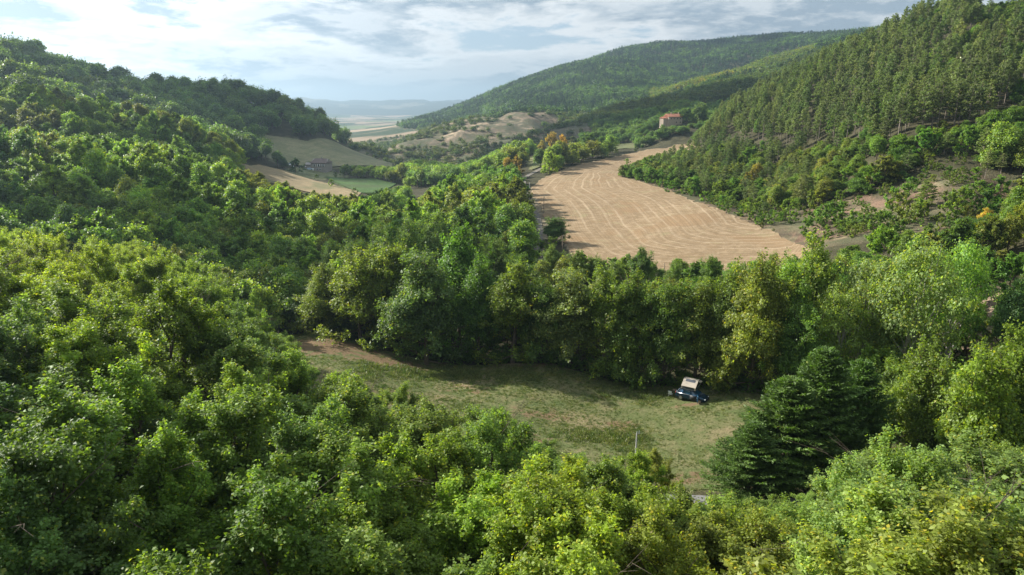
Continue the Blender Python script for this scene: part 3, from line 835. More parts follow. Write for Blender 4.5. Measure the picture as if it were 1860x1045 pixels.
def sheet(name, A_, B_, nu, nv, off, mat, edge=0.0, label=None, wob=3.0):
    """surface between two curves, laid on the ground"""
    a = resample(A_, nu); b = resample(B_, nu)
    t = np.linspace(0, 1, nv)
    P = a[:, None] * (1 - t)[None, :, None] + b[:, None] * t[None, :, None]
    if edge:
        L_ = np.cumsum(np.concatenate([[0], np.hypot(*np.diff(a, axis=0).T)]))
        dirn = b - a; dirn /= np.linalg.norm(dirn, axis=1, keepdims=True) + 1e-9
        for side, sg in ((0, -1), (-1, 1)):
            d_ = fbm(L_ / wob, L_ * 0 + side * 7.7, 77, 4) * edge
            P[:, side] += dirn * d_[:, None]
    z = gh(P[..., 0], P[..., 1]) + off
    V = np.concatenate([P, z[..., None]], -1).reshape(-1, 3)
    id_ = np.arange(nu * nv).reshape(nu, nv)
    F = np.stack([id_[:-1, :-1], id_[1:, :-1], id_[1:, 1:], id_[:-1, 1:]], -1).reshape(-1, 4)
    # orient upward
    v0 = V[F[0]]; 
    if np.cross(v0[1] - v0[0], v0[2] - v0[0])[2] < 0: F = F[:, ::-1]
    o = mesh_obj(name, V, F, (mat,), smooth=True)
    uv = o.data.uv_layers.new(name='UVMap')
    Ls = np.concatenate([[0], np.cumsum(np.hypot(*np.diff((a + b) / 2, axis=0).T))])
    wd = np.linalg.norm(b - a, axis=1)
    UV = np.stack(np.broadcast_arrays(Ls[:, None], (t[None, :]) * np.maximum(wd[:, None], 0.1)), -1).reshape(-1, 2)
    uv.data.foreach_set('uv', UV[F.ravel()].astype(np.float32).ravel())
    tn = o.data.attributes.new('across', 'FLOAT', 'POINT'); tn.data.foreach_set('value', np.broadcast_to(t[None, :], (nu, nv)).astype(np.float32).ravel())
    if name == 'meadow':
        sx, sy = P[..., 0], P[..., 1]
        so = np.zeros(sx.shape)
        for (cx0, cy0, rx, ry, a_) in ((-30, 107, 9, 8, 1.1), (-20, 102, 8, 4, .9), (-6, 92, 5, 2.5, .55), (4, 83, 6, 2, .6), (14, 80, 3, 2, .7), (24, 86.5, 3, 1.5, .6), (-14, 84, 5, 4, .5), (20, 66, 10, 2, .45), (2, 74, 4, 3, .5), (8, 101, 14, 1.2, .5)):
            so = np.maximum(so, a_ * np.exp(-((sx - cx0) / rx) ** 2 - ((sy - cy0) / ry) ** 2))
        q_ = o.data.attributes.new('soil', 'FLOAT', 'POINT'); q_.data.foreach_set('value', so.astype(np.float32).ravel())
    tag(o, label, None, None, 'structure')
    return o

def mr_(nt, s, a_, b_, c_, d_, smooth=False):
    q = mknode(nt, 'ShaderNodeMapRange'); q.inputs[1].default_value = a_; q.inputs[2].default_value = b_; q.inputs[3].default_value = c_; q.inputs[4].default_value = d_
    if smooth: q.interpolation_type = 'SMOOTHSTEP'
    nt.links.new(s, q.inputs[0]); return q.outputs[0]
def mixc(nt, f, a_, b_, mode='MIX'):
    q = mknode(nt, 'ShaderNodeMix', data_type='RGBA', blend_type=mode)
    for s, i in ((f, 0), (a_, 6), (b_, 7)):
        if isinstance(s, (int, float)): q.inputs[i].default_value = s
        elif isinstance(s, tuple): q.inputs[i].default_value = (*s, 1)
        else: nt.links.new(s, q.inputs[i])
    return q.outputs[2]
def field_material(name, c1, c2, c3, lines=0.0, period=4.0, green=None, bump=0.3, nscale=0.35, linec=None, mott=(0.45, 0.6)):
    """c1/c2 mottled, c3 patches; lines: strength of pale swath lines that follow the sheet"""
    m, nt = newmat(name); L = nt.links.new
    out = mknode(nt, 'ShaderNodeOutputMaterial'); p = mknode(nt, 'ShaderNodeBsdfPrincipled')
    p.inputs['Roughness'].default_value = 0.95; p.inputs['Specular IOR Level'].default_value = 0.08
    L(p.outputs[0], out.inputs[0])
    g = mknode(nt, 'ShaderNodeNewGeometry')
    def noise(s, d=6, dist=0.0, vec=None, rough=0.55):
        n_ = mknode(nt, 'ShaderNodeTexNoise'); n_.inputs['Scale'].default_value = s; n_.inputs['Detail'].default_value = d; n_.inputs['Distortion'].default_value = dist
        n_.inputs['Roughness'].default_value = rough
        L(vec if vec is not None else g.outputs['Position'], n_.inputs['Vector']); return n_.outputs[0]
    big = noise(nscale * 0.16, 5, 0.5); mid = noise(nscale, 7, 0.6, rough=0.65); fine = noise(nscale * 9, 6, rough=0.7)
    c = mixc(nt, mr_(nt, mid, mott[0], mott[1], 0, 1), c1, c2)
    c = mixc(nt, mr_(nt, big, 0.52, 0.64, 0, 0.85, True), c, c3)
    if green: c = mixc(nt, mr_(nt, noise(nscale * 0.3, 6, 1.0), 0.58, 0.70, 0, 0.55), c, green)
    if lines:
        uv = mknode(nt, 'ShaderNodeUVMap'); mp = mknode(nt, 'ShaderNodeMapping'); L(uv.outputs[0], mp.inputs[0])
        mp.inputs['Scale'].default_value = (0.012, 1 / period, 1)
        wob = noise(0.022, 2, 0, uv.outputs[0])
        sx = mknode(nt, 'ShaderNodeSeparateXYZ'); L(mp.outputs[0], sx.inputs[0])
        ad = mknode(nt, 'ShaderNodeMath', operation='MULTIPLY_ADD'); L(wob, ad.inputs[0]); ad.inputs[1].default_value = 0.7; L(sx.outputs[1], ad.inputs[2])
        # thin pale swaths of uneven strength and spacing
        fr = mknode(nt, 'ShaderNodeMath', operation='PINGPONG'); L(ad.outputs[0], fr.inputs[0]); fr.inputs[1].default_value = 0.5
        st = mknode(nt, 'ShaderNodeCombineXYZ'); fl = mknode(nt, 'ShaderNodeMath', operation='MULTIPLY'); L(ad.outputs[0], fl.inputs[0]); fl.inputs[1].default_value = 0.9
        L(sx.outputs[0], st.inputs[0]); L(fl.outputs[0], st.inputs[1])
        var = noise(1.0, 5, 0, st.outputs[0], 0.7)
        ln = mr_(nt, fr.outputs[0], 0.02, 0.17, 1, 0, True)
        mm = mknode(nt, 'ShaderNodeMath', operation='MULTIPLY'); L(ln, mm.inputs[0]); L(mr_(nt, var, 0.42, 0.64, 0.0, lines), mm.inputs[1])
        brk = mknode(nt, 'ShaderNodeMath', operation='MULTIPLY'); L(mm.outputs[0], brk.inputs[0]); L(mr_(nt, fine, 0.3, 0.6, 0.5, 1.1), brk.inputs[1])
        st2 = mknode(nt, 'ShaderNodeCombineXYZ'); f2 = mknode(nt, 'ShaderNodeMath', operation='MULTIPLY'); L(ad.outputs[0], f2.inputs[0]); f2.inputs[1].default_value = 7.0
        L(sx.outputs[0], st2.inputs[0]); L(f2.outputs[0], st2.inputs[1])
        c = mixc(nt, 1.0, c, mr_(nt, noise(1.0, 3, 0, st2.outputs[0], 0.6), 0.35, 0.65, 0.86, 1.13), 'MULTIPLY')
        c = mixc(nt, brk.outputs[0], c, linec)
    if name == 'meadow_turf':
        so = mknode(nt, 'ShaderNodeAttribute', attribute_name='soil')
        sm = mknode(nt, 'ShaderNodeMath', operation='MULTIPLY_ADD'); L(so.outputs['Fac'], sm.inputs[0]); sm.inputs[1].default_value = 1.0
        L(mr_(nt, mid, 0.3, 0.7, -0.5, 0.5), sm.inputs[2])
        c = mixc(nt, mr_(nt, sm.outputs[0], 0.35, 0.6, 0, 1), c, mixc(nt, mr_(nt, fine, 0.4, 0.6, 0, 1), (0.21, 0.14, 0.082), (0.14, 0.10, 0.055)))
    c = mixc(nt, 1.0, c, mr_(nt, fine, 0.3, 0.7, 0.72, 1.28), 'MULTIPLY')
    L(c, p.inputs['Base Color'])
    bp = mknode(nt, 'ShaderNodeBump'); bp.inputs['Strength'].default_value = bump; bp.inputs['Distance'].default_value = 0.25
    L(fine, bp.inputs['Height']); L(bp.outputs[0], p.inputs['Normal'])
    return m

M_STUBBLE = field_material('straw_stubble', (0.20, 0.140, 0.080), (0.262, 0.19, 0.115), (0.215, 0.142, 0.078), lines=0.7, period=4.6, green=(0.24, 0.21, 0.11), linec=(0.385, 0.30, 0.20))
M_MEADOW = field_material('meadow_turf', (0.098, 0.118, 0.042), (0.17, 0.158, 0.076), (0.235, 0.185, 0.105), green=(0.078, 0.112, 0.036), bump=0.9, nscale=0.45, mott=(0.42, 0.64))
M_SLOPE = field_material('grazed_slope', (0.185, 0.185, 0.095), (0.235, 0.215, 0.12), (0.15, 0.155, 0.085), lines=0.45, period=18.0, linec=(0.30, 0.27, 0.16), nscale=0.08)
M_HAY = field_material('dry_hay', (0.21, 0.165, 0.09), (0.29, 0.22, 0.125), (0.14, 0.14, 0.065), lines=0.5, period=5, linec=(0.40, 0.30, 0.19), nscale=0.2)
M_GREEN = field_material('green_crop', (0.055, 0.10, 0.03), (0.075, 0.12, 0.035), (0.065, 0.09, 0.035), nscale=0.2)
M_FARM = field_material('mown_pasture', (0.12, 0.13, 0.058), (0.15, 0.15, 0.07), (0.105, 0.12, 0.05), nscale=0.1)
M_ROAD = field_material('road_asphalt', (0.16, 0.155, 0.15), (0.19, 0.185, 0.175), (0.14, 0.14, 0.135), nscale=1.2, bump=0.15)
M_TRACK = field_material('gravel_track', (0.15, 0.135, 0.115), (0.21, 0.185, 0.15), (0.08, 0.085, 0.085), nscale=0.5, bump=0.5)

sheet('stubble_field', FIELD_OUT, FIELD_IN, 420, 60, 0.16, M_STUBBLE, 2.6, 'harvested wheat field with curving straw lines', wob=6)
md = MEADOW
sheet('meadow', [(-42, 121), (-37, 117.5), (-20, 110), (0, 103.7), (14, 98.6), (26, 93), (33, 90), (46, 85.5), (58, 80)],
      [(-42, 106), (-34, 93), (-24, 79), (-12, 69), (0, 64), (18, 63), (50, 63), (58, 66)], 200, 70, 0.06, M_MEADOW, 1.2, 'mown green meadow with dry patches')
sheet('hill_pasture', [at(455, 262, 600)[:2], at(478, 245, 600)[:2], SLOPE[2], SLOPE[3], SLOPE[4]], [SLOPE[9], SLOPE[8], SLOPE[7], SLOPE[6], SLOPE[5]], 160, 40, 0.9, M_SLOPE, 4, 'sloping pasture behind the stone farmhouse', wob=30)
sheet('hay_strip', HAY[0:5], [HAY[8], HAY[7], HAY[6], HAY[5], HAY[5]], 120, 20, 0.5, M_HAY, 2, 'dry hay slope below the stone farmhouse', wob=12)
sheet('green_field', GREENF[0:4], [GREENF[0], GREENF[5], GREENF[4], GREENF[3]], 60, 20, 0.5, M_GREEN, 2, 'small green crop field below the farmhouse', wob=12)
sheet('far_pasture', [FARM[0], FARM[1], FARM[2], FARM[3]], [FARM[8], FARM[6], FARM[5], FARM[4]], 120, 24, 0.5, M_FARM, 2, 'pale green pasture beyond the stubble field', wob=20)

def ribbon(name, pts, width, off, mat, label, edge=0.25, n_=None):
    c = resample(pts, n_ or max(30, int(sum(math.dist(pts[i][:2], pts[i + 1][:2]) for i in range(len(pts) - 1)) / 2)))
    d = np.gradient(c, axis=0); d /= np.linalg.norm(d, axis=1, keepdims=True); nn = np.stack([-d[:, 1], d[:, 0]], 1)
    return sheet(name, c - nn * width / 2, c + nn * width / 2, len(c), 5, off, mat, edge, label, wob=2)
ROADPTS = [(-75, 58), (-45, 60), (-20, 60.5), (0, 60.5), (18, 60), (32, 58), (44, 53), (58, 44), (80, 32)]
ribbon('road', ROADPTS, 3.6, 0.10, M_ROAD, 'narrow grey lane along the near edge of the meadow', 0.12)
TRACKPTS = [at(*q)[:2] for q in ((978, 480, 172), (979, 450, 187), (978, 420, 215), (974, 395, 250), (962, 370, 285), (950, 345, 340))] + [hit(950, 325)[:2], hit(985, 306)[:2], hit(1040, 293)[:2], hit(1095, 284)[:2]]
ribbon('farm_track', TRACKPTS, 3.0, 0.22, M_TRACK, 'grey gravel track running beside the stubble field', 0.5)

# ------------------------------------------------------------------ where plants stand
def near_line(x, y, pts, d):
    m = np.zeros(np.shape(x), bool)
    for i in range(len(pts) - 1):
        ax, ay = pts[i][:2]; bx, by = pts[i + 1][:2]
        l2 = (bx - ax) ** 2 + (by - ay) ** 2
        t = np.clip(((x - ax) * (bx - ax) + (y - ay) * (by - ay)) / l2, 0, 1)
        m |= np.hypot(x - ax - t * (bx - ax), y - ay - t * (by - ay)) < d
    return m
def grow(poly, d):
    p = np.array([q[:2] for q in poly]); c = p.mean(0)
    v = p - c; l = np.linalg.norm(v, axis=1, keepdims=True)
    return (c + v * (1 + d / l)).tolist()

ITEMS = []      # dicts: kind, proto list, x, y, z, scale, rz, tint, label, group, region
def item(**k):
    ITEMS.append(k)
TREELINE = [  # u, v of the top, distance, crown radius, proto, tint, label
    (585, 492, 117, 5.2, 1, (1.25, 1.15, .7), 'olive green walnut tree at the left end of the meadow tree line, leaning left'),
    (645, 462, 113, 6.4, 0, (1.4, 1.28, .65), 'broad yellow-olive tree, second from the left end of the meadow tree line'),
    (705, 450, 112, 5.2, 3, (1.2, 1.15, .7), 'olive green tree between the yellow-olive tree and the big dark oak'),
    (768, 462, 105, 6.8, 0, (0.95, 1.05, 1.05), 'big dark grey-green oak standing furthest forward in the meadow tree line'),
    (828, 430, 115, 6.4, 2, (0.78, 1.1, .5), 'deep green domed tree rising highest behind the big dark oak'),
    (866, 480, 108, 4.8, 1, (0.7, .95, .6), 'dark green tree in the shade right of the domed tree'),
    (930, 492, 104, 6.4, 2, (1.15, 1.1, .55), 'dark tree with yellowing top in the middle of the meadow tree line'),
    (985, 520, 103, 4.3, 3, (0.8, .95, .7), 'narrow dark tree between the yellow-topped tree and the grey-green willow'),
    (1040, 498, 101, 5.9, 0, (1.35, 1.2, 1.2), 'rounded grey-green willow right of the middle of the meadow tree line'),
    (1105, 503, 99, 5.2, 2, (1.15, 1.15, .6), 'mid green ash tree right of the grey-green willow'),
    (1158, 512, 98, 5.2, 1, (1.0, 1.05, .6), 'green tree above the bramble bank, left of the parked car'),
    (1215, 518, 95.5, 5.0, 3, (0.95, 1.05, .7), 'green tree standing just behind the parked car and its tent'),
    (1275, 520, 94, 5.0, 0, (1.2, 1.1, .7), 'green tree just right of the parked car'),
    (1330, 508, 92.5, 4.8, 2, (1.0, 1.0, .7), 'dark tree left of the brownish walnut'),
    (1382, 487, 89, 5.2, 1, (1.55, 1.3, .9), 'brownish green walnut with coarse hanging foliage beside the cypresses'),
    (1440, 478, 92, 4.8, 3, (1.2, 1.35, .8), 'fresh green locust tree behind the brownish walnut'),
    (1490, 448, 97, 5.5, 2, (1.7, 1.6, 1.1), 'pale yellow-green locust tree with a feathery top beside the stubble field corner'),
    (1455, 560, 86, 4.1, 0, (1.0, 1.2, .8), 'green tree below the locust trees and behind the cypresses'),
    (560, 540, 122, 4.1, 2, (0.7, .85, .9), 'low dark tree at the far left foot of the meadow tree line'),
]
BACKROW = [
    (690, 415, 138, 4.6, 0, (1.3, 1.35, 1.6)), (735, 405, 140, 4.8, 1, (1.4, 1.45, 1.7)), (785, 402, 142, 4.8, 2, (1.3, 1.35, 1.6)), (640, 440, 140, 4.2, 3, (1.0, 1.1, 1.3)),
    (600, 455, 142, 3.8, 1, (1.0, 1.1, 1.2)), (845, 418, 140, 4.4, 3, (.9, 1.0, .9)), (900, 440, 150, 4.4, 0, (1.0, 1.05, .9)), (945, 470, 140, 4.2, 2, (.85, 1.0, .7)),
    (925, 425, 172, 4.8, 1, (1.55, 1.2, .85)), (945, 378, 215, 4.8, 3, (1.35, 1.4, .9)), (1010, 396, 200, 4.4, 0, (0.75, .95, .8)), (1005, 452, 158, 3.8, 2, (1.2, 1.2, 1.0)),
    (1050, 462, 150, 3.4, 1, (1.1, 1.1, .9)), (1085, 468, 150, 3.0, 3, (1.0, 1.05, .8)), (1165, 456, 146, 3.6, 2, (.85, 1.0, .9)), (1225, 480, 140, 2.8, 0, (1.0, 1.1, .8)),
    (1290, 474, 140, 3.2, 1, (.95, 1.1, .8)), (1345, 482, 132, 3.0, 3, (1.0, 1.1, .8)), (1400, 470, 126, 3.2, 2, (1.1, 1.1, .7)), (1120, 478, 145, 3.0, 0, (1.2, 1.2, .9)),
]
SOLO = [  # single trees that can be picked out farther off
    (982, 270, 425, 5.6, (0.8, .95, .9), 'lone round tree at the upper left edge of the stubble field'),
    (1070, 247, 470, 6.5, (0.85, 1.0, .85), 'large round oak on the border between stubble field and far pasture'),
    (1040, 262, 462, 4.6, (0.75, .95, .85), 'oak left of the large round oak on the far field border'),
    (1092, 250, 478, 5.0, (0.7, .9, .85), 'oak right of the large round oak on the far field border'),
    (1020, 280, 455, 2.2, (0.7, .85, .8), 'small bush-like tree left of the oaks on the far field border'),
    (1167, 267, 520, 2.0, (0.5, .7, .7), 'tiny dark round tree alone on the far field border'),
    (1002, 236, 600, 7.0, (2.6, 1.35, .8), 'orange-brown autumn tree beyond the far pasture'),
    (1022, 240, 592, 5.0, (3.2, 1.5, .7), 'bright orange autumn tree, smaller than the orange-brown one beside it'),
    (985, 246, 605, 5.0, (2.2, 1.3, .8), 'dull brown tree left of the orange autumn trees'),
    (922, 285, 385, 4.4, (2.6, 1.35, 1.0), 'red-brown tree at the top end of the farm track'),
    (940, 275, 400, 3.8, (2.4, 1.25, 1.0), 'brown tree just right of the red-brown one by the farm track'),
    (905, 262, 440, 4.5, (1.1, 1.1, .8), 'green tree behind the two brown trees by the farm track'),
    (1272, 186, 590, 8.5, (0.95, 1.05, 1.2), 'great rounded tree right of the red-roofed house'),
    (1248, 200, 600, 6.0, (0.8, .95, 1.0), 'dark tree filling the gap right of the red-roofed house'),
    (1205, 214, 580, 5.0, (0.9, 1.05, .9), 'tree in front of the left end of the red-roofed house'),
    (1305, 200, 520, 4.0, (1.9, 1.7, .7), 'yellow-green tree at the left foot of the pine hill'),
    (535, 290, 480, 5.0, (0.6, .8, 1.0), 'dark tree left of the stone farmhouse'),
    (512, 284, 485, 5.5, (0.6, .8, 1.0), 'larger dark tree at the far left of the farmhouse yard'),
    (562, 296, 525, 2.6, (0.5, .7, .7), 'small dark tree at the left corner of the stone farmhouse'),
    (629, 300, 500, 3.0, (0.6, .75, .8), 'slim dark tree right of the stone farmhouse'),
    (455, 262, 480, 4.4, (0.65, .85, .95), 'dark tree above the hay strip'),
    (1380, 262, 300, 4.6, (1.7, 1.05, .7), 'rusty brown tree among the green ones on the right slope'),
    (1362, 290, 285, 3.8, (1.8, 1.1, .8), 'smaller rusty tree below the rusty brown one on the right slope'),
    (1400, 290, 280, 3.2, (1.9, 1.3, .9), 'brownish oak at the foot of the right slope'),
    (1500, 262, 255, 3.4, (1.8, 1.3, .8), 'yellow-brown oak in the middle of the right slope'),
    (1690, 318, 182, 3.0, (1.9, 1.9, 1.0), 'young yellow-green pine standing alone on the bare slope'),
    (1797, 352, 165, 1.5, (4.0, 2.2, 1.6), 'small withered orange shrub-like tree on the bare slope at right'),
]
SOLO_PTS = []

def add_tree(u, v, Y, Rc, protos, k, tint, label, group, region, kind='broadleaf_tree', hmin=3.0, x=None, rz=None):
    px, py, ztop = at(u, v, Y)
    zg = float(gh(np.array([px]), np.array([py]))[0])
    H = max(hmin, ztop - zg)
    if region == 'solo': H = min(H, Rc * 2.5)
    p = protos[k % len(protos)]
    item(kind=kind, p=p, x=px, y=py, z=zg - 0.1, s=(Rc / p.R, Rc / p.R, H / p.H), rz=rng.random() * 6.28 if rz is None else rz, tint=tint, label=label, group=group, region=region, fixed=True)
    SOLO_PTS.append((px, py, Rc))
for i, (u, v, Y, Rc, k, tint, lab) in enumerate(TREELINE):
    add_tree(u, v, Y, Rc, P_LINE, k, tint, lab, 'trees lining the far edge of the meadow', 'line')
for i, (u, v, Y, Rc, k, tint) in enumerate(BACKROW):
    add_tree(u, v, Y, Rc, P_LINE, k, tint, None, 'trees between the meadow tree line and the stubble field', 'backrow')
for i, (u, v, Y, Rc, tint, lab) in enumerate(SOLO):
    if 'pine' in lab and 'foot' not in lab: add_tree(u, v, Y, Rc, P_PINE, 3, tint, lab, 'single trees that stand out', 'solo', 'pine_tree')
    else: add_tree(u, v, Y, Rc, P_MID, i, tint, lab, 'single trees that stand out', 'solo')
for u, v, Y, Rc, k, tint, lab in (
        (1505, 628, 66, 5.7, 0, (.85, 1.12, .6), 'tallest dark green cypress with drooping plumes right of the meadow'),
        (1440, 682, 64, 5.4, 1, (.9, 1.15, .6), 'wide dark cypress at the left front of the cypress group by the meadow'),
        (1372, 765, 61, 4.4, 0, (.85, 1.1, .6), 'lowest and leftmost cypress reaching out over the meadow edge'),
        (1570, 650, 68, 4.4, 1, (.8, 1.1, .65), 'dark cypress at the right side of the cypress group')):
    add_tree(u, v, Y, Rc, P_CYP, k, tint, lab, 'cypresses at the right end of the meadow', 'cypress', 'cypress_tree')
for u, v, Y, Rc, k, tint, lab in (
        (1590, 470, 92, 5.2, 0, (1.6, 1.45, 2.3), 'silvery green poplar with thin foliage, leftmost of the poplars'),
        (1680, 432, 86, 6.0, 1, (1.5, 1.45, 1.9), 'tallest silvery poplar with pale forked stems showing'),
        (1750, 440, 92, 4.6, 0, (1.4, 1.65, 1.6), 'green-silver poplar at the right side of the poplars'),
        (1535, 520, 88, 4.2, 1, (1.7, 1.6, 1.8), 'low grey-green poplar behind the tallest cypress')):
    add_tree(u, v, Y, Rc, P_POP, k, tint, lab, 'poplars right of the meadow', 'poplar', 'poplar_tree')
for u, v, Y, Rc, k, tint, lab in (
        (1800, 640, 60, 4.6, 0, (1.35, 1.35, .65), 'yellow-green maple at the right edge below the poplars'),
        (1850, 615, 66, 4.2, 2, (1.3, 1.3, .65), 'yellowish tree at the very right edge below the bare patch'),
        (1700, 640, 68, 4.0, 1, (1.1, 1.1, .6), 'mid green tree between the cypresses and the yellow-green maple'),
        (1640, 660, 74, 3.8, 3, (1.0, 1.05, .6), 'green tree at the foot of the tallest poplar'),
        (1850, 520, 88, 3.8, 2, (1.0, 1.2, 1.5), 'blue-green tree at the right edge beside the bare pinkish patch'),
        (1800, 395, 140, 4.4, 1, (.55, .75, .55), 'dark green oak on the slope above the poplars')):
    add_tree(u, v, Y, Rc, P_LINE, k, tint, lab, 'trees at the right edge of the valley', 'right')
add_tree(1157, 833, 54, 2.9, P_NEAR, 3, (1.5, 1.5, .6), 'bright green oak top in front of the foot of the utility pole', 'oaks in the wood below the viewpoint', 'near', 'oak_tree')
add_tree(1196, 826, 59, 1.9, P_NEAR, 1, (1.5, 1.2, .8), 'small brownish bush-like oak right of the utility pole foot', 'oaks in the wood below the viewpoint', 'near', 'oak_tree')
SOLO_PTS = np.array(SOLO_PTS)

# landmarks that must stay free of trees
HOUSE1 = at(585, 314, 512); HOUSE2 = at(1222, 226, 600)
CARP = atz(1257, 722, 0.6)
def lines_of_sight_clear(x, y, z, r, targets):
    """keep the places the photograph shows free of standing trees in front of them"""
    m = np.zeros(np.shape(x), bool)
    for (tx, ty, tz, w, dpt) in targets:
        m |= (np.hypot(x - tx, y - ty) < w + r)
    return m

MG = MEADOW
def classify(x, y, z, u, v):
    """0 nothing, 1 oak wood below the camera, 2 broadleaf hillside, 3 pines, 4 scrub, 5 slope shrubs, 6 mountain wood, 7 lit ridge, 8 belt on the right slope"""
    k = np.full(x.shape, 2)
    k[(y < 64 + np.clip(-x, 0, 60) * 1.0)] = 1
    r_ = np.hypot(x, y)
    right = (u > 1120) & (y > 150) & (y < 640)
    pinel = np.interp(u, [1230, 1300, 1450, 1640, 1760, 1860, 2000], [268, 262, 268, 254, 236, 190, 150])
    beltl = np.interp(u, [1130, 1300, 1420, 1500, 1650, 1750, 1860], [400, 400, 400, 380, 345, 320, 300])
    k[right & (v < beltl)] = 8
    k[right & (v < pinel)] = 3
    k[right & (u > 1775) & (v < 90)] = 8
    k[inpoly(x, y, BARE)] = 5
    k[(y > 620) & (y <= 1150) & (u > 860)] = 4
    k[(y > 520) & (y <= 760) & (u > 1060) & (u < 1330)] = 2
    k[(y > 700) & (y < 1420) & (u > 630) & (u < 1015 + (1050 - y) * 0.2)] = 10
    k[(y > 1120) & (u > 880)] = 6
    k[(y > 1420)] = 6
    k[(y > 1150) & (y < 1400) & (u > 1180) & (u < 1480)] = 7
    k[(y > 1300) & (u < 760) & (z < -10)] = 0
    k[(y > 1500) & (z < -14)] = 0
    k[y > 2750] = 0
    k[(y > 900) & (u < 640)] = 0
    for poly, d in ((MG, 1.2), (FIELD, 2.5), (SLOPE, 0), (HAY, 0), (GREENF, 1), (FARM, 1), (YARD, 2), (PATCH, 0), (TRACKSIDE, 0)):
        k[inpoly(x, y, grow(poly, d) if d else poly)] = 0
    k[near_line(x, y, ROADPTS, 3.2)] = 0
    k[near_line(x, y, TRACKPTS[:7], 4.5)] = 0
    k[np.hypot(x - HOUSE1[0], y - HOUSE1[1]) < 15] = 0
    k[np.hypot(x - HOUSE2[0], y - HOUSE2[1]) < 15] = 0
    # sight lines to houses: no tall trees directly in front
    k[(np.abs(u - 580) < 45) & (y > 420) & (y < 520) & (k == 2)] = 0
    return k

def candidates(y0, y1, sp, g, side=1.18):
    xs = []; ys = []
    yy = np.arange(y0, y1, sp * 0.9)
    for i, y in enumerate(yy):
        xm = 0.80 * y * side + 14
        xr = np.arange(-xm, xm, sp) + (i % 2) * sp * 0.5
        xs.append(xr); ys.append(np.full(len(xr), y))
    x = np.concatenate(xs); y = np.concatenate(ys)
    x = x + g.uniform(-.36, .36, len(x)) * sp; y = y + g.uniform(-.36, .36, len(y)) * sp
    return x, y

def tints(n_, g, table, x, y, sc=40, seed=0, rnd=0.22):
    """a tree's own colour: picked from a table by slow noise plus chance"""
    t = np.array(table); w = (fbm(x / sc, y / sc, seed, 3) * 0.9 + 0.5 + g.normal(0, rnd, n_))
    i = np.clip((w * len(t)).astype(int), 0, len(t) - 1)
    c = t[i] * g.uniform(0.86, 1.16, (n_, 1)) * g.uniform(0.94, 1.06, (n_, 3))
    return c
T_LEFT = [(.75, .95, .9), (.95, 1.1, .8), (1.15, 1.25, .8), (1.0, 1.15, .9), (1.45, 1.45, .9), (1.3, 1.35, 1.0), (1.2, 1.0, .8)]
T_NEAR = [(1.0, 1.15, .9), (1.25, 1.3, .8), (.85, 1.05, 1.0), (1.6, 1.5, .8), (1.15, 1.15, 1.3), (1.4, 1.35, 1.2)]
T_PINE = [(1.55, 1.5, 1.4), (1.9, 1.8, 1.5), (1.3, 1.4, 1.1), (2.2, 2.0, 1.7), (1.6, 1.5, 1.4)]
T_BELT = [(.75, 1.0, .6), (.9, 1.15, .7), (1.05, 1.2, .7), (1.0, 1.15, .9), (1.15, 1.2, .75), (1.3, 1.1, .8)]
T_SCRUB = [(.6, .58, .55), (.75, .66, .6), (.48, .55, .55), (.7, .68, .5), (.5, .58, .55)]
T_DARK = [(.6, .75, .8), (.75, .85, .8), (.7, .85, .9), (.9, .95, .8)]
T_LIT = [(.8, .8, .65), (1.0, .88, .7), (.7, .75, .6), (1.3, .9, .7)]
T_MOUNT = [(.22, .34, .40), (.28, .42, .45), (.55, .75, .6), (.24, .36, .42), (.62, .80, .6), (.3, .45, .45)]

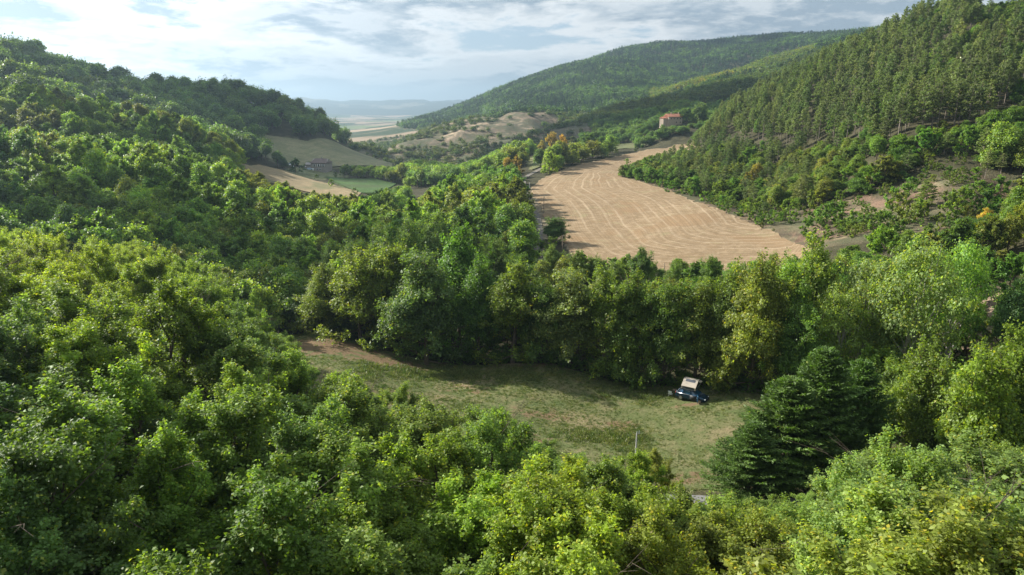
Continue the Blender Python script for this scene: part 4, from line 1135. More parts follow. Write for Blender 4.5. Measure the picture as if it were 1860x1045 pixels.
def emit(x, y, z, k, g, band):
    n_ = len(x)
    u, v, d = proj(x, y, z)
    far2 = fbm(x / 60, y / 60, 61)
    tl = tints(n_, g, T_LEFT, x, y, 45, 7) * 1.14; tn = tints(n_, g, T_NEAR, x, y, 14, 8); tp = tints(n_, g, T_PINE, x, y, 40, 9)
    tb = tints(n_, g, T_BELT, x, y, 25, 10); ts = tints(n_, g, T_SCRUB, x, y, 60, 12); tt = tints(n_, g, T_LIT, x, y, 60, 13); tm = tints(n_, g, T_MOUNT, x, y, 170, 14, .07); td_ = tints(n_, g, T_DARK, x, y, 60, 15)
    rnd = g.random(n_)
    for i in range(n_):
        kk = k[i]
        if kk == 0: continue
        rz = g.random() * 6.28; ii = int(g.integers(0, 60))
        if band != 'near' and len(SOLO_PTS) and y[i] < 560:
            dd = np.hypot(SOLO_PTS[:, 0] - x[i], SOLO_PTS[:, 1] - y[i])
            if (dd < SOLO_PTS[:, 2] * 0.75 + 1.5).any(): continue
        if kk == 1:
            big_ = 1.18 if y[i] < 48 else 1.0; H = g.uniform(8.2, 12.6); Rc = g.uniform(3.0, 4.5) * big_; t = near_tint(u[i], v[i], y[i], tn[i], g)
            item(kind='oak_tree', p=P_NEAR[ii % 6], x=x[i], y=y[i], z=z[i] - .1, s=(Rc / 3.7, Rc / 3.7, H / 10), rz=rz, tint=t, label=None, group='oaks in the wood below the viewpoint', region='near')
            continue
        if y[i] < 62 and kk == 2:
            H = g.uniform(5.5, 8.5); Rc = g.uniform(2.8, 3.8)
            item(kind='oak_tree', p=P_NEAR[ii % 6], x=x[i], y=y[i], z=z[i] - .1, s=(Rc / 3.7, Rc / 3.7, H / 10), rz=rz, tint=tn[i], label=None, group='oaks in the wood below the viewpoint', region='near')
            continue
        if kk == 8 and ((u[i] < 1480 and rnd[i] < .42) or rnd[i] < .08):
            item(kind='pine_tree', p=P_PINE[[1, 3, 5, 3][ii % 4]], x=x[i], y=y[i], z=z[i] - .2, s=(.95, .95, g.uniform(.5, .85)), rz=rz, tint=tp[i], label=None, group='pines on the right hill', region='pine'); continue
        if kk in (2, 8):
            hh = g.uniform(0.8, 1.2)
            if y[i] < 160:
                H = (7.0 if (x[i] > -20) else 12.0) * hh; Rc = 3.4 * hh if x[i] > -20 else 4.6 * hh; t = tl[i] if x[i] < -20 else tb[i]
                if x[i] > 75 or (y[i] < 112 and x[i] > 40): H = 8 * hh
            elif kk == 8: hh = g.uniform(.6, 1.3) * (.55 if v[i] < np.interp(u[i], [1300, 1450, 1640, 1760, 1860], [262, 268, 254, 236, 190]) + 26 else 1.0); H = 6.6 * hh; Rc = 3.5 * hh ** .7; t = tb[i]
            else:
                hh = g.uniform(.68, 1.3); H = 11.5 * hh; Rc = 4.9 * hh ** .8; t = tl[i] * g.uniform(.8, 1.25)
            if 520 < y[i] <= 760 and 1060 < u[i] < 1330: t = td_[i] * 1.2; H = 8.5 * hh
            if y[i] > 430 and u[i] < 640:
                if rnd[i] < .58: continue
                hh = g.uniform(.55, 1.25); H = 17 * hh; Rc = 8.0 * hh ** .7; t = td_[i] * g.uniform(.9, 1.5)
            pr = P_MID if y[i] < 430 else P_FAR
            if y[i] > 900: pr = P_VFAR
            item(kind='broadleaf_tree', p=pr[ii % len(pr)], x=x[i], y=y[i], z=z[i] - .2, s=(Rc / pr[0].R, Rc / pr[0].R, H / 10), rz=rz, tint=t, label=None, group=None, region='left' if x[i] < 0 else ('belt' if kk == 8 else 'centre'))
        elif kk == 3:
            H = g.uniform(11, 19) * (0.85 if y[i] > 420 else 1); Rc = g.uniform(2.3, 3.4)
            if rnd[i] < 0.05 or far2[i] < -0.45: continue
            if rnd[i] > 0.90:
                item(kind='broadleaf_tree', p=P_MID[ii % 6], x=x[i], y=y[i], z=z[i] - .2, s=(.8, .8, g.uniform(.6, 1.0)), rz=rz, tint=tb[i], label=None, group=None, region='belt'); continue
            pr = P_PINE if y[i] < 700 else P_VPINE
            item(kind='pine_tree', p=pr[ii % len(pr)], x=x[i], y=y[i], z=z[i] - .2, s=(Rc / 2.6, Rc / 2.6, H / pr[0].H), rz=rz, tint=tp[i], label=None, group='pines on the right hill', region='pine')
        elif kk == 4:
            H = g.uniform(3.0, 6.5); Rc = g.uniform(2.6, 4.2); pr = P_FAR if y[i] < 800 else P_VFAR
            item(kind='broadleaf_tree', p=pr[ii % len(pr)], x=x[i], y=y[i], z=z[i] - .2, s=(Rc / pr[0].R, Rc / pr[0].R, H / 10), rz=rz, tint=ts[i], label=None, group=None, region='scrub')
        elif kk == 5:
            q = fbm(np.array([x[i] / 13]), np.array([y[i] / 13]), 88)[0]
            if rnd[i] > 0.58 + q * 0.9: continue
            if rnd[i] < 0.07:
                item(kind='pine_tree', p=P_PINE[ii % 4], x=x[i], y=y[i], z=z[i] - .1, s=(.7, .7, g.uniform(.35, .6)), rz=rz, tint=tp[i], label=None, group='young pines on the bare slope', region='slope')
            else:
                S = g.uniform(0.5, 1.9); item(kind='shrub', p=P_SHRUB[ii % 4], x=x[i], y=y[i], z=z[i], s=(S, S, S * g.uniform(.7, 1.2)), rz=rz, tint=tb[i] * (1.15 if rnd[i] < .3 else .95), label=None, group='shrubs on the bare slope', region='slope')
        elif kk == 10:
            if far2[i] * 1.5 + rnd[i] < 0.45: continue
            H = g.uniform(1.5, 6.5) * (.6 + .5 * rnd[i]); Rc = g.uniform(1.6, 4.6)
            item(kind='shrub', p=P_VFAR[ii % 3], x=x[i], y=y[i], z=z[i] - .2, s=(Rc / 4.6, Rc / 4.6, H / 10), rz=rz, tint=ts[i] * .9, label=None, group=None, region='stubble')
        elif kk in (6, 7):
            con = (kk == 6) and (far2[i] * 1.0 + rnd[i] * 0.5 > 0.2)
            pr = P_VPINE if con else P_VFAR
            H = g.uniform(10, 14) if con else g.uniform(7, 10); Rc = g.uniform(3.2, 4.2) if con else g.uniform(4.2, 5.4)
            if kk == 7: H *= .8
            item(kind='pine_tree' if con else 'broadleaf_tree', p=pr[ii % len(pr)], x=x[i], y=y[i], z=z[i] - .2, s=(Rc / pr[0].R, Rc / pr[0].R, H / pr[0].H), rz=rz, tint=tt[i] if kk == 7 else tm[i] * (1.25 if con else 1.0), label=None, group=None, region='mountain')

CAPS = (   # skyline of each wood as the photograph shows it: nearest and farthest distance, range of u, (u, v) line
    (0, 68, -400, 2300, [(-300, 440), (0, 445), (90, 470), (180, 470), (330, 500), (430, 565), (520, 600), (560, 622), (640, 676), (720, 706), (880, 716), (960, 735), (1010, 800), (1070, 850), (1110, 838), (1190, 838), (1225, 905), (1335, 928), (1420, 905), (1480, 850), (1600, 800), (1700, 830), (1860, 815), (2200, 800)]),
    (64, 96, 560, 800, [(560, 622), (640, 676), (720, 714), (800, 722)]),
    (64, 108, -400, 560, [(-300, 420), (0, 425), (100, 418), (250, 412), (350, 440), (420, 490), (470, 560), (560, 622)]),
    (110, 186, 958, 1002, [(958, 478), (1002, 476)]),
    (186, 262, 966, 990, [(966, 700), (990, 700)]),
    (64, 125, 560, 2300, [(560, 600), (600, 470), (1500, 450), (1560, 455), (1700, 430), (1860, 460), (2200, 440)]),
    (108, 285, -400, 740, [(-300, 240), (0, 232), (150, 244), (300, 264), (450, 313), (520, 337), (560, 350), (620, 356), (660, 366), (740, 390)]),
    (285, 470, 440, 740, [(440, 325), (500, 345), (560, 352), (610, 356), (650, 358), (700, 346), (740, 335)]),
    (285, 425, -400, 440, [(-300, 150), (0, 150), (200, 165), (300, 200), (400, 238), (450, 288), (500, 330)]),
    (125, 430, 740, 985, [(740, 380), (780, 345), (830, 320), (900, 300), (930, 300), (960, 345), (985, 400)]),
    (125, 165, 985, 1600, [(985, 450), (1100, 470), (1460, 470), (1600, 430)]),
    (330, 570, 1110, 1300, [(1110, 302), (1140, 298), (1180, 283), (1215, 268), (1262, 245), (1300, 205)]),
    (165, 262, 990, 1135, [(990, 440), (1012, 462), (1060, 478), (1135, 490)]),
    (540, 598, 1150, 1300, [(1150, 222), (1195, 214), (1215, 215), (1236, 228), (1250, 224), (1300, 215)]),
    (140, 215, 1440, 1790, [(1440, 446), (1600, 418), (1700, 425), (1790, 415)]),
    (430, 780, 600, 960, [(600, 300), (715, 302), (760, 287), (830, 300), (880, 285), (930, 258), (960, 250)]),
)
def cap_height(x, y, zg, H, u):
    for (a, b, u0, u1, ln) in CAPS:
        if a <= y < b and u0 <= u < u1:
            rp_ = 0.75 * FPX * 3.6 / y
            vv = max(float(np.interp(u + e_, [q[0] for q in ln], [q[1] for q in ln])) for e_ in ((-rp_, 0, rp_) if y < 110 else (0,)))
            top = at(u, vv, y)[2]
            return min(H, (top - zg) * rng.uniform(0.86, 1.0))
    return H
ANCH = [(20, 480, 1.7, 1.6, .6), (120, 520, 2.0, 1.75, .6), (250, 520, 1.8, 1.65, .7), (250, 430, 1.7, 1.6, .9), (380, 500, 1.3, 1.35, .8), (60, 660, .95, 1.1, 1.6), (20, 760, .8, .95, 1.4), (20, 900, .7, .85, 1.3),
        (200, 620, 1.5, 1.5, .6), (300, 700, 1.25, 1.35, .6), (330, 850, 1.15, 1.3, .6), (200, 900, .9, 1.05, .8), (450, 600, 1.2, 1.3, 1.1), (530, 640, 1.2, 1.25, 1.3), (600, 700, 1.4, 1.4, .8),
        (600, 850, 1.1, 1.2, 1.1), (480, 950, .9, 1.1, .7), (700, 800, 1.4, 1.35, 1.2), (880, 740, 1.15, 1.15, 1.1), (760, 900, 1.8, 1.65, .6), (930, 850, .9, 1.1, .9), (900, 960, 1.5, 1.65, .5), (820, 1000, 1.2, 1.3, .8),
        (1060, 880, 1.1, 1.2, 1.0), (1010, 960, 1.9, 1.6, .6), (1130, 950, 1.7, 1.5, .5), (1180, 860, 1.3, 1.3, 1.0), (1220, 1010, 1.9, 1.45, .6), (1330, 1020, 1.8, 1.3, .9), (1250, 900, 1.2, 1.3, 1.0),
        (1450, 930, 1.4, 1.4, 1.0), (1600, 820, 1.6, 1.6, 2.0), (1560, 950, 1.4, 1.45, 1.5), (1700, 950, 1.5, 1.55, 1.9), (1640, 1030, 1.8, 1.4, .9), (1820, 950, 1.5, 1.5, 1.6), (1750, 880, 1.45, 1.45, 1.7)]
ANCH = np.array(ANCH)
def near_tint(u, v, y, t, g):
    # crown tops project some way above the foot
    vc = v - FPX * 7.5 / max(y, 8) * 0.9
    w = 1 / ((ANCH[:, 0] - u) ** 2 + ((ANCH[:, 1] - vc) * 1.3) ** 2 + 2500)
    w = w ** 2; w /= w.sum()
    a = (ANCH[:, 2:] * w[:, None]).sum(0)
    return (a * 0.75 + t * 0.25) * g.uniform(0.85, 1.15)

# straight-line visibility of the ground, for places far away
def sees(x, y, z, h):
    o = Vector((0, 0, CAMZ)); t = Vector((x, y, z + h)); d = t - o; L_ = d.length
    hitp = BVH.ray_cast(o, d.normalized(), L_ - 3)
    return hitp[0] is None

gtree = np.random.default_rng(5)
for (y0, y1, sp, band, side) in ((7, 66, 4.5, 'near', 1.25), (66, 130, 5.0, 'mid', 1.2), (130, 300, 6.6, 'mid', 1.12), (300, 560, 7.8, 'mid', 1.06), (560, 900, 8.0, 'far', 1.05), (900, 1500, 9.5, 'far', 1.03), (1500, 2700, 11.5, 'far', 1.02)):
    x, y = candidates(y0, y1, sp, gtree, side)
    z = gh(x, y)
    u, v, d = proj(x, y, z)
    k = classify(x, y, z, u, v)
    if band == 'near' or y0 == 66:
        pass
    if y0 >= 130:
        ok = (k > 0)
        for i in np.nonzero(ok)[0]:
            if not sees(x[i], y[i], z[i], 14 if y0 < 560 else 12): k[i] = 0
    # pines stand closer together
    if band == 'near': k[np.hypot(x, y) < 14.5] = 0
    sel = k > 0
    emit(x[sel], y[sel], z[sel], k[sel], gtree, band)
# a denser second pass for pines and slope shrubs
for (y0, y1, sp) in ((150, 560, 9.0),):
    x, y = candidates(y0, y1, sp, gtree, 1.05); z = gh(x, y); u, v, d = proj(x, y, z); k = classify(x, y, z, u, v)
    k[(k != 3) & (k != 5) & (k != 8)] = 0
    for i in np.nonzero(k)[0]:
        if not sees(x[i], y[i], z[i], 14): k[i] = 0
    sel = k > 0
    emit(x[sel], y[sel], z[sel], k[sel], gtree, 'mid')
# low scrub between the trees of the right slope
x, y = candidates(150, 420, 3.4, gtree, 1.05); z = gh(x, y); u, v, d = proj(x, y, z); k = classify(x, y, z, u, v)
sc_t = tints(len(x), gtree, [(.8, .85, .65), (1.0, 1.0, .75), (.7, .9, .6), (1.1, .95, .75), (.9, 1.05, .6), (1.2, 1.1, .8)], x, y, 9, 19)
sc_n = fbm(x / 11, y / 11, 23)
for i in np.nonzero(((k == 8) | (k == 5)) & (u < 1900))[0]:
    if k[i] == 5 and gtree.random() > .22 + sc_n[i]: continue
    if k[i] == 8 and gtree.random() > .6: continue
    S = gtree.uniform(.25, .85)
    item(kind='shrub', p=P_SHRUB[int(gtree.integers(0, 4))], x=x[i], y=y[i], z=z[i] - .1, s=(S * 1.3, S * 1.3, S * gtree.uniform(.7, 1.5)), rz=gtree.random() * 6.28, tint=sc_t[i], label=None, group='shrubs on the bare slope', region='slope')
# brambles at the foot of the tree line
far_edge = resample([(-37, 118.5), (-20, 111), (0, 104), (14, 98.4), (26, 92.8), (33, 89.8), (46, 84.5)], 80)
for i, (bx, by) in enumerate(far_edge):
    for r_ in range(2):
        qx = bx + rng.normal() * .5; qy = by + 0.2 + r_ * 1.6 + rng.normal() * .4
        S = rng.uniform(.4, .85) * (0.55 if bx < -12 and r_ == 0 else 1)
        item(kind='shrub', p=P_SHRUB[i % 4], x=qx, y=qy, z=float(gh(np.array([qx]), np.array([qy]))[0]) - .1, s=(S, S, S * .8), rz=rng.random() * 6, tint=(.75, 1.0, .55), label=None, group='brambles along the foot of the tree line', region='bramble')
# shrubs bordering field and slope, scattered by the track and the farm
for (u, v) in ((1140, 300), (1160, 305), (1175, 300), (1190, 312), (1150, 315), (1365, 402), (1385, 405), (1405, 408), (1425, 400), (1440, 405), (1470, 400), (1485, 392), (1530, 425), (1545, 415), (1310, 378), (1290, 368),
               (1010, 293), (1035, 290), (1120, 279), (1155, 275), (985, 470), (1000, 455), (960, 470), (640, 320), (655, 322), (670, 318), (690, 322), (610, 322), (622, 318), (575, 325), (602, 340), (645, 354), (955, 410)):
    h_ = hit(u, v)
    if h_ is None: continue
    S = rng.uniform(.8, 1.5)
    item(kind='shrub', p=P_SHRUB[int(rng.integers(0, 4))], x=h_[0], y=h_[1], z=h_[2] - .1, s=(S, S, S), rz=rng.random() * 6, tint=np.array((1.0, 1.1, .7)) * rng.uniform(.7, 1.5), label=None, group='bushes bordering the fields', region='border')
kept = []
for it in ITEMS:
    if not it.get('fixed') and it['kind'] not in ('shrub',):
        H0 = it['s'][2] * it['p'].H
        uu = 930 + FPX * it['x'] / (it['y'] * CP - (it['z'] + H0 * .8 - CAMZ) * SP)
        H1 = cap_height(it['x'], it['y'], it['z'], H0, float(uu))
        if H1 < H0:
            if H1 < 2.6: continue
            k_ = max(0.5, (H1 / H0) ** 0.6)
            it['s'] = (it['s'][0] * k_, it['s'][1] * k_, H1 / it['p'].H)
    kept.append(it)
ITEMS = kept
print('plants', len(ITEMS))

# ------------------------------------------------------------------ which plants the photograph shows largest
def rank_visibility():
    n_ = len(ITEMS)
    X = np.array([i['x'] for i in ITEMS]); Y = np.array([i['y'] for i in ITEMS]); Zb = np.array([i['z'] for i in ITEMS])
    Hh = np.array([i['s'][2] * i['p'].H for i in ITEMS]); Rc = np.array([i['s'][0] * i['p'].R for i in ITEMS])
    u, v, d = proj(X, Y, Zb + Hh * 0.55)
    rpx = FPX * Rc / d; hpx = FPX * Hh * 0.5 / d
    sc = 3.0
    Wb, Hb = 620, 349
    buf = np.zeros((Hb, Wb), bool)
    vis = np.zeros(n_)
    order = np.argsort(d)
    for i in order:
        x0 = int((u[i] - rpx[i]) / sc); x1 = int((u[i] + rpx[i]) / sc) + 1; y0 = int((v[i] - hpx[i]) / sc); y1 = int((v[i] + hpx[i]) / sc) + 1
        if x1 <= 0 or y1 <= 0 or x0 >= Wb or y0 >= Hb: continue
        x0, y0 = max(x0, 0), max(y0, 0); x1, y1 = min(x1, Wb), min(y1, Hb)
        yy, xx = np.ogrid[y0:y1, x0:x1]
        m = ((xx * sc - u[i]) / max(rpx[i], sc)) ** 2 + ((yy * sc - v[i]) / max(hpx[i], sc)) ** 2 <= 0.9
        b = buf[y0:y1, x0:x1]
        vis[i] = (m & ~b).sum()
        b |= m
    return u, v, d, rpx, hpx, vis
IU, IV, ID, IRP, IHP, IVIS = rank_visibility()
for i, it in enumerate(ITEMS):
    it['u'] = IU[i]; it['v'] = IV[i]; it['d'] = ID[i]; it['rp'] = IRP[i]; it['vis'] = IVIS[i] + (1e6 if it.get('fixed') else 0)
single = set()
for kind, cap in (('oak_tree', 290), ('broadleaf_tree', 290), ('pine_tree', 280), ('shrub', 200)):
    c_ = [i for i in range(len(ITEMS)) if ITEMS[i]['kind'] == kind and ITEMS[i]['vis'] > 3]
    c_.sort(key=lambda i: -ITEMS[i]['vis'])
    if kind == 'shrub': c_ = [i for i in c_ if ITEMS[i]['region'] != 'stubble'] 
    single |= set(c_[:cap])
single |= {i for i in range(len(ITEMS)) if ITEMS[i]['vis'] > 1e5}

# ------------------------------------------------------------------ labels
def colour_word(t):
    r_, g_, b_ = [float(q) for q in t]
    m = (r_ + g_) / 2
    if r_ > 1.65 * g_: return 'rusty orange'
    if r_ > 1.3 * g_: return 'brownish'
    if b_ > 1.12 * m and m < 1.25: return 'dark blue-green' if m < 1.0 else 'grey-green'
    if b_ > 0.88 * m and m >= 1.25: return 'silvery green'
    if m > 1.5: return 'bright yellow-green'
    if m > 1.22: return 'light green' if r_ <= g_ * 1.02 else 'yellowish green'
    if m > 0.98: return 'mid green' if r_ <= g_ else 'olive green'
    return 'dark green'
def place_near(u, v, d):
    if v > 1000: return 'at the bottom edge, ' + ('left part' if u < 500 else 'below the meadow' if u < 1150 else 'below the lane' if u < 1380 else 'below the cypresses' if u < 1620 else 'right corner')
    if u < 330: return 'on the left, ' + ('against the dark valley' if v < 560 else 'halfway up' if v < 780 else 'low down')
    if u < 620: return 'left of the meadow, ' + ('high up' if v < 620 else 'midway down' if v < 820 else 'low down')
    if u < 1110: return 'before the meadow, ' + ('top against the grass' if v < 820 else 'lower down')
    if u < 1350: return 'in front of the lane'
    if u < 1620: return 'in front of the cypresses'
    return 'at the right, ' + ('below the maple' if v < 880 else 'near the corner')
ORD = ['leftmost', 'second from left', 'third from left', 'fourth from left', 'fifth from left', 'sixth from left', 'seventh from left', 'eighth from left', 'ninth from left', 'tenth from left']
ROW = ['front row', 'second row', 'third row', 'fourth row', 'fifth row', 'back row']
def place_far(it):
    u, v, y = it['u'], it['v'], it['y']
    rg = it['region']
    if it['kind'] == 'pine_tree':
        if rg == 'pine':
            band = 'skyline' if v < 40 + max(0, (1700 - u)) * 0.42 else ('foot' if v > 175 else 'middle')
            return 'at the %s of the pine hill, ' % band + ('far end' if u < 1420 else 'centre' if u < 1640 else 'right side'), 'pine trees on the right hill'
        if rg == 'slope': return 'on the bare brown slope', 'young pines on the bare slope'
        return 'on the wooded mountain', 'conifers on the mountain'
    if rg == 'belt' or (u > 1120 and 150 < y < 640 and v > 120 and rg != 'scrub'):
        return 'on the slope below the pines' + (' left' if u < 1400 else ' centre' if u < 1620 else ' right'), 'broadleaf trees on the right slope'
    if rg in ('scrub',): return 'on the dark brushy ridge', 'low trees on the brushy ridge'
    if rg == 'mountain': return 'on the wooded mountain', 'trees on the mountain'
    if u < 700:
        if y > 430: return ('on the hump above the farmhouse' if u > 330 else 'on the far left skyline ridge'), 'trees on the far left hills'
        if y > 285: return 'on the sunlit middle left spur', 'trees on the left middle spur'
        if y > 150: return 'on the near left hillside' + (' at the edge' if u < 200 else ' centre' if u < 450 else ' by the stream'), 'trees on the near left hillside'
        return 'in the dark valley bottom', 'trees in the shaded valley bottom'
    if y < 200: return 'in the thicket beside the tree line', 'thicket trees by the tree line'
    return ('in the stream wood left of the track' if u < 1000 else 'around the red-roofed house'), 'trees along the stream and beyond'
KW = {'oak_tree': 'oak', 'broadleaf_tree': 'tree', 'pine_tree': 'pine', 'shrub': 'bush'}
bucket = {}
for i in sorted(single):
    it = ITEMS[i]
    if it['label']: continue
    cw = colour_word(it['tint'])
    if it['kind'] == 'oak_tree':
        key = (cw, place_near(it['u'], it['v'], it['d'])); grp = 'oaks in the wood below the viewpoint'
    elif it['kind'] == 'shrub':
        rg = it['region']
        pl = {'bramble': 'bramble bush under the tree line', 'slope': 'bush on the bare brown slope', 'border': 'bush on a field border', 'stubble': 'bush on the pale eroded hills', }[rg]
        if rg == 'bramble': pl += (', left part' if it['u'] < 900 else ', middle part' if it['u'] < 1180 else ', by the car')
        if rg == 'slope': pl += (', left part' if it['u'] < 1400 else ', middle part' if it['u'] < 1650 else ', right part')
        if rg == 'border': pl = 'bush ' + ('beside the farm track' if it['u'] < 1030 and it['y'] < 400 and it['u'] > 900 else 'below the stone farmhouse' if it['u'] < 720 else 'between stubble field and bare slope' if it['u'] > 1130 else 'on the far border of the stubble field')
        key = (cw, pl); grp = {'bramble': 'brambles along the foot of the tree line', 'slope': 'shrubs on the bare slope', 'border': 'bushes bordering the fields', 'stubble': 'bushes on the eroded hills'}[rg]
    else:
        pl, grp = place_far(it)
        if it['region'] == 'backrow': pl = 'between tree line and stubble field'; grp = it['group']
        key = (cw, pl)
    bucket.setdefault((it['kind'],) + key, []).append(i); it['group'] = grp
for key, lst in bucket.items():
    kind, cw, pl = key
    word = KW[kind]
    base = cw + ' ' + pl if kind == 'shrub' else cw + ' ' + word + ' ' + pl
    n_ = len(lst); rows = 1 if n_ <= 8 else min(6, math.ceil(n_ / 8))
    lst.sort(key=lambda i: ITEMS[i]['d'])
    per = math.ceil(n_ / rows)
    for r_ in range(rows):
        ch_ = sorted(lst[r_ * per:(r_ + 1) * per], key=lambda i: ITEMS[i]['u'])
        for q_, i in enumerate(ch_):
            l_ = base
            if n_ > 1:
                if rows > 1: l_ += ', ' + (ROW[r_] if r_ < rows - 1 else 'back row')
                if q_ < len(ORD): l_ += ', ' + ORD[q_]
                else: l_ += ', right end'
            ITEMS[i]['label'] = ' '.join(l_.split()[:16])
GL = {}

# ------------------------------------------------------------------ plant objects
def put_single(it):
    p = it['p']; loc = (it['x'], it['y'], it['z']); tint = [float(q) for q in it['tint']]
    if p.crown is not None and (it['rp'] > 22 or p.whole is None):
        root = bpy.data.objects.new(it['kind'], None); COL.objects.link(root)
        root.location = loc; root.rotation_euler = (0, 0, it['rz']); root.scale = it['s']; root.empty_display_size = 0.5
        for nm, me in (('trunk', p.trunk), ('crown', p.crown)):
            c_ = bpy.data.objects.new(nm, me); COL.objects.link(c_); c_.parent = root; c_['tint'] = tint
            if nm == 'crown': c_['kind'] = 'part'; del c_['kind']
    else:
        me = p.whole
        root = bpy.data.objects.new(it['kind'], me); COL.objects.link(root)
        root.location = loc; root.rotation_euler = (0, 0, it['rz']); root.scale = it['s']; root['tint'] = tint
    tag(root, it['label'], {'oak_tree': 'oak tree', 'broadleaf_tree': 'tree', 'pine_tree': 'pine tree', 'cypress_tree': 'cypress tree', 'poplar_tree': 'poplar tree', 'shrub': 'shrub'}[it['kind']], it['group'])
    return root
for i in sorted(single):
    put_single(ITEMS[i])

def scatter(name, items, label, cat, kind='stuff'):
    """one object whose points carry instanced plants"""
    if not items: return
    ps = []
    for it in items:
        if it['p'] not in ps: ps.append(it['p'])
    fallback = {id(p): p for p in ps}
    lib = bpy.data.collections.new(name + '_kinds')
    for k, p in enumerate(ps):
        me = p.whole if p.whole is not None else P_MID[k % len(P_MID)].whole
        o = bpy.data.objects.new('%s_kind_%02d' % (name, k), me); lib.objects.link(o)
    me = bpy.data.meshes.new(name)
    co = np.array([(it['x'], it['y'], it['z']) for it in items], np.float32)
    me.vertices.add(len(co)); me.vertices.foreach_set('co', co.ravel())
    a = me.attributes.new('idx', 'INT', 'POINT'); a.data.foreach_set('value', np.array([ps.index(it['p']) for it in items], np.int32))
    a = me.attributes.new('rot', 'FLOAT_VECTOR', 'POINT'); a.data.foreach_set('vector', np.array([(0, 0, it['rz']) for it in items], np.float32).ravel())
    a = me.attributes.new('scl', 'FLOAT_VECTOR', 'POINT'); a.data.foreach_set('vector', np.array([it['s'] for it in items], np.float32).ravel())
    tc_ = np.ones((len(items), 4), np.float32); tc_[:, :3] = np.array([it['tint'] for it in items])
    a = me.attributes.new('tint', 'FLOAT_COLOR', 'POINT'); a.data.foreach_set('color', tc_.ravel())
    me.update()
    ob = bpy.data.objects.new(name, me); COL.objects.link(ob)
    ng = bpy.data.node_groups.new(name + '_scatter', 'GeometryNodeTree')
    ng.interface.new_socket('Geometry', in_out='INPUT', socket_type='NodeSocketGeometry')
    ng.interface.new_socket('Geometry', in_out='OUTPUT', socket_type='NodeSocketGeometry')
    gi = ng.nodes.new('NodeGroupInput'); go = ng.nodes.new('NodeGroupOutput')
    m2p = ng.nodes.new('GeometryNodeMeshToPoints')
    iop = ng.nodes.new('GeometryNodeInstanceOnPoints'); ci = ng.nodes.new('GeometryNodeCollectionInfo')
    ci.inputs['Collection'].default_value = lib; ci.inputs['Separate Children'].default_value = True; ci.inputs['Reset Children'].default_value = True
    iop.inputs['Pick Instance'].default_value = True
    def na(nm, dt):
        q = ng.nodes.new('GeometryNodeInputNamedAttribute'); q.data_type = dt; q.inputs['Name'].default_value = nm; return q.outputs[0]
    l = ng.links.new
    l(gi.outputs[0], m2p.inputs['Mesh']); l(m2p.outputs['Points'], iop.inputs['Points']); l(ci.outputs[0], iop.inputs['Instance'])
    l(na('idx', 'INT'), iop.inputs['Instance Index']); l(na('rot', 'FLOAT_VECTOR'), iop.inputs['Rotation']); l(na('scl', 'FLOAT_VECTOR'), iop.inputs['Scale'])
    l(iop.outputs[0], go.inputs[0])
    md_ = ob.modifiers.new('scatter', 'NODES'); md_.node_group = ng
    tag(ob, label, cat, None, kind)
    return ob
rest = [ITEMS[i] for i in range(len(ITEMS)) if i not in single]
def pick(f): return [it for it in rest if f(it)]
scatter('oak_undergrowth_wood', pick(lambda t: t['kind'] == 'oak_tree'), 'remaining oaks of the dense wood below the viewpoint', 'wood')
scatter('pine_forest', pick(lambda t: t['kind'] == 'pine_tree' and t['region'] in ('pine', 'slope')), 'dense pine forest covering the right hill', 'forest')
scatter('hillside_forest', pick(lambda t: t['kind'] == 'broadleaf_tree' and t['region'] not in ('mountain', 'scrub')), 'leafy forest covering the hillsides and stream valley', 'forest')
scatter('ridge_scrub', pick(lambda t: t['kind'] == 'broadleaf_tree' and t['region'] == 'scrub'), 'dark low scrub on the ridge behind the stubble field', 'scrub')
scatter('mountain_forest', pick(lambda t: t['region'] == 'mountain'), 'mixed forest covering the distant mountain', 'forest')
scatter('loose_bushes', pick(lambda t: t['kind'] == 'shrub'), 'small bushes dotted over bare slopes and eroded hills', 'bushes')
print('single', len(single), 'rest', len(rest))

# ------------------------------------------------------------------ buildings
M_STONE = simple('farm_stone', (0.30, 0.265, 0.235), 0.9, noise=0.25, scale=2.5, bump=0.4)
M_STONE2 = simple('pale_stone', (0.42, 0.33, 0.25), 0.9, noise=0.2, scale=2.5, bump=0.4)
M_TILE = simple('dark_roof_tile', (0.16, 0.115, 0.10), 0.85, noise=0.25, scale=3)
M_TILE2 = simple('terracotta_tile', (0.50, 0.20, 0.115), 0.85, noise=0.22, scale=3)
M_SHUT = simple('white_shutter', (0.78, 0.78, 0.74), 0.6)
M_DARK = simple('dark_opening', (0.02, 0.022, 0.025), 0.4)
M_GLASS = simple('window_glass', (0.03, 0.04, 0.05), 0.08, spec=0.8)

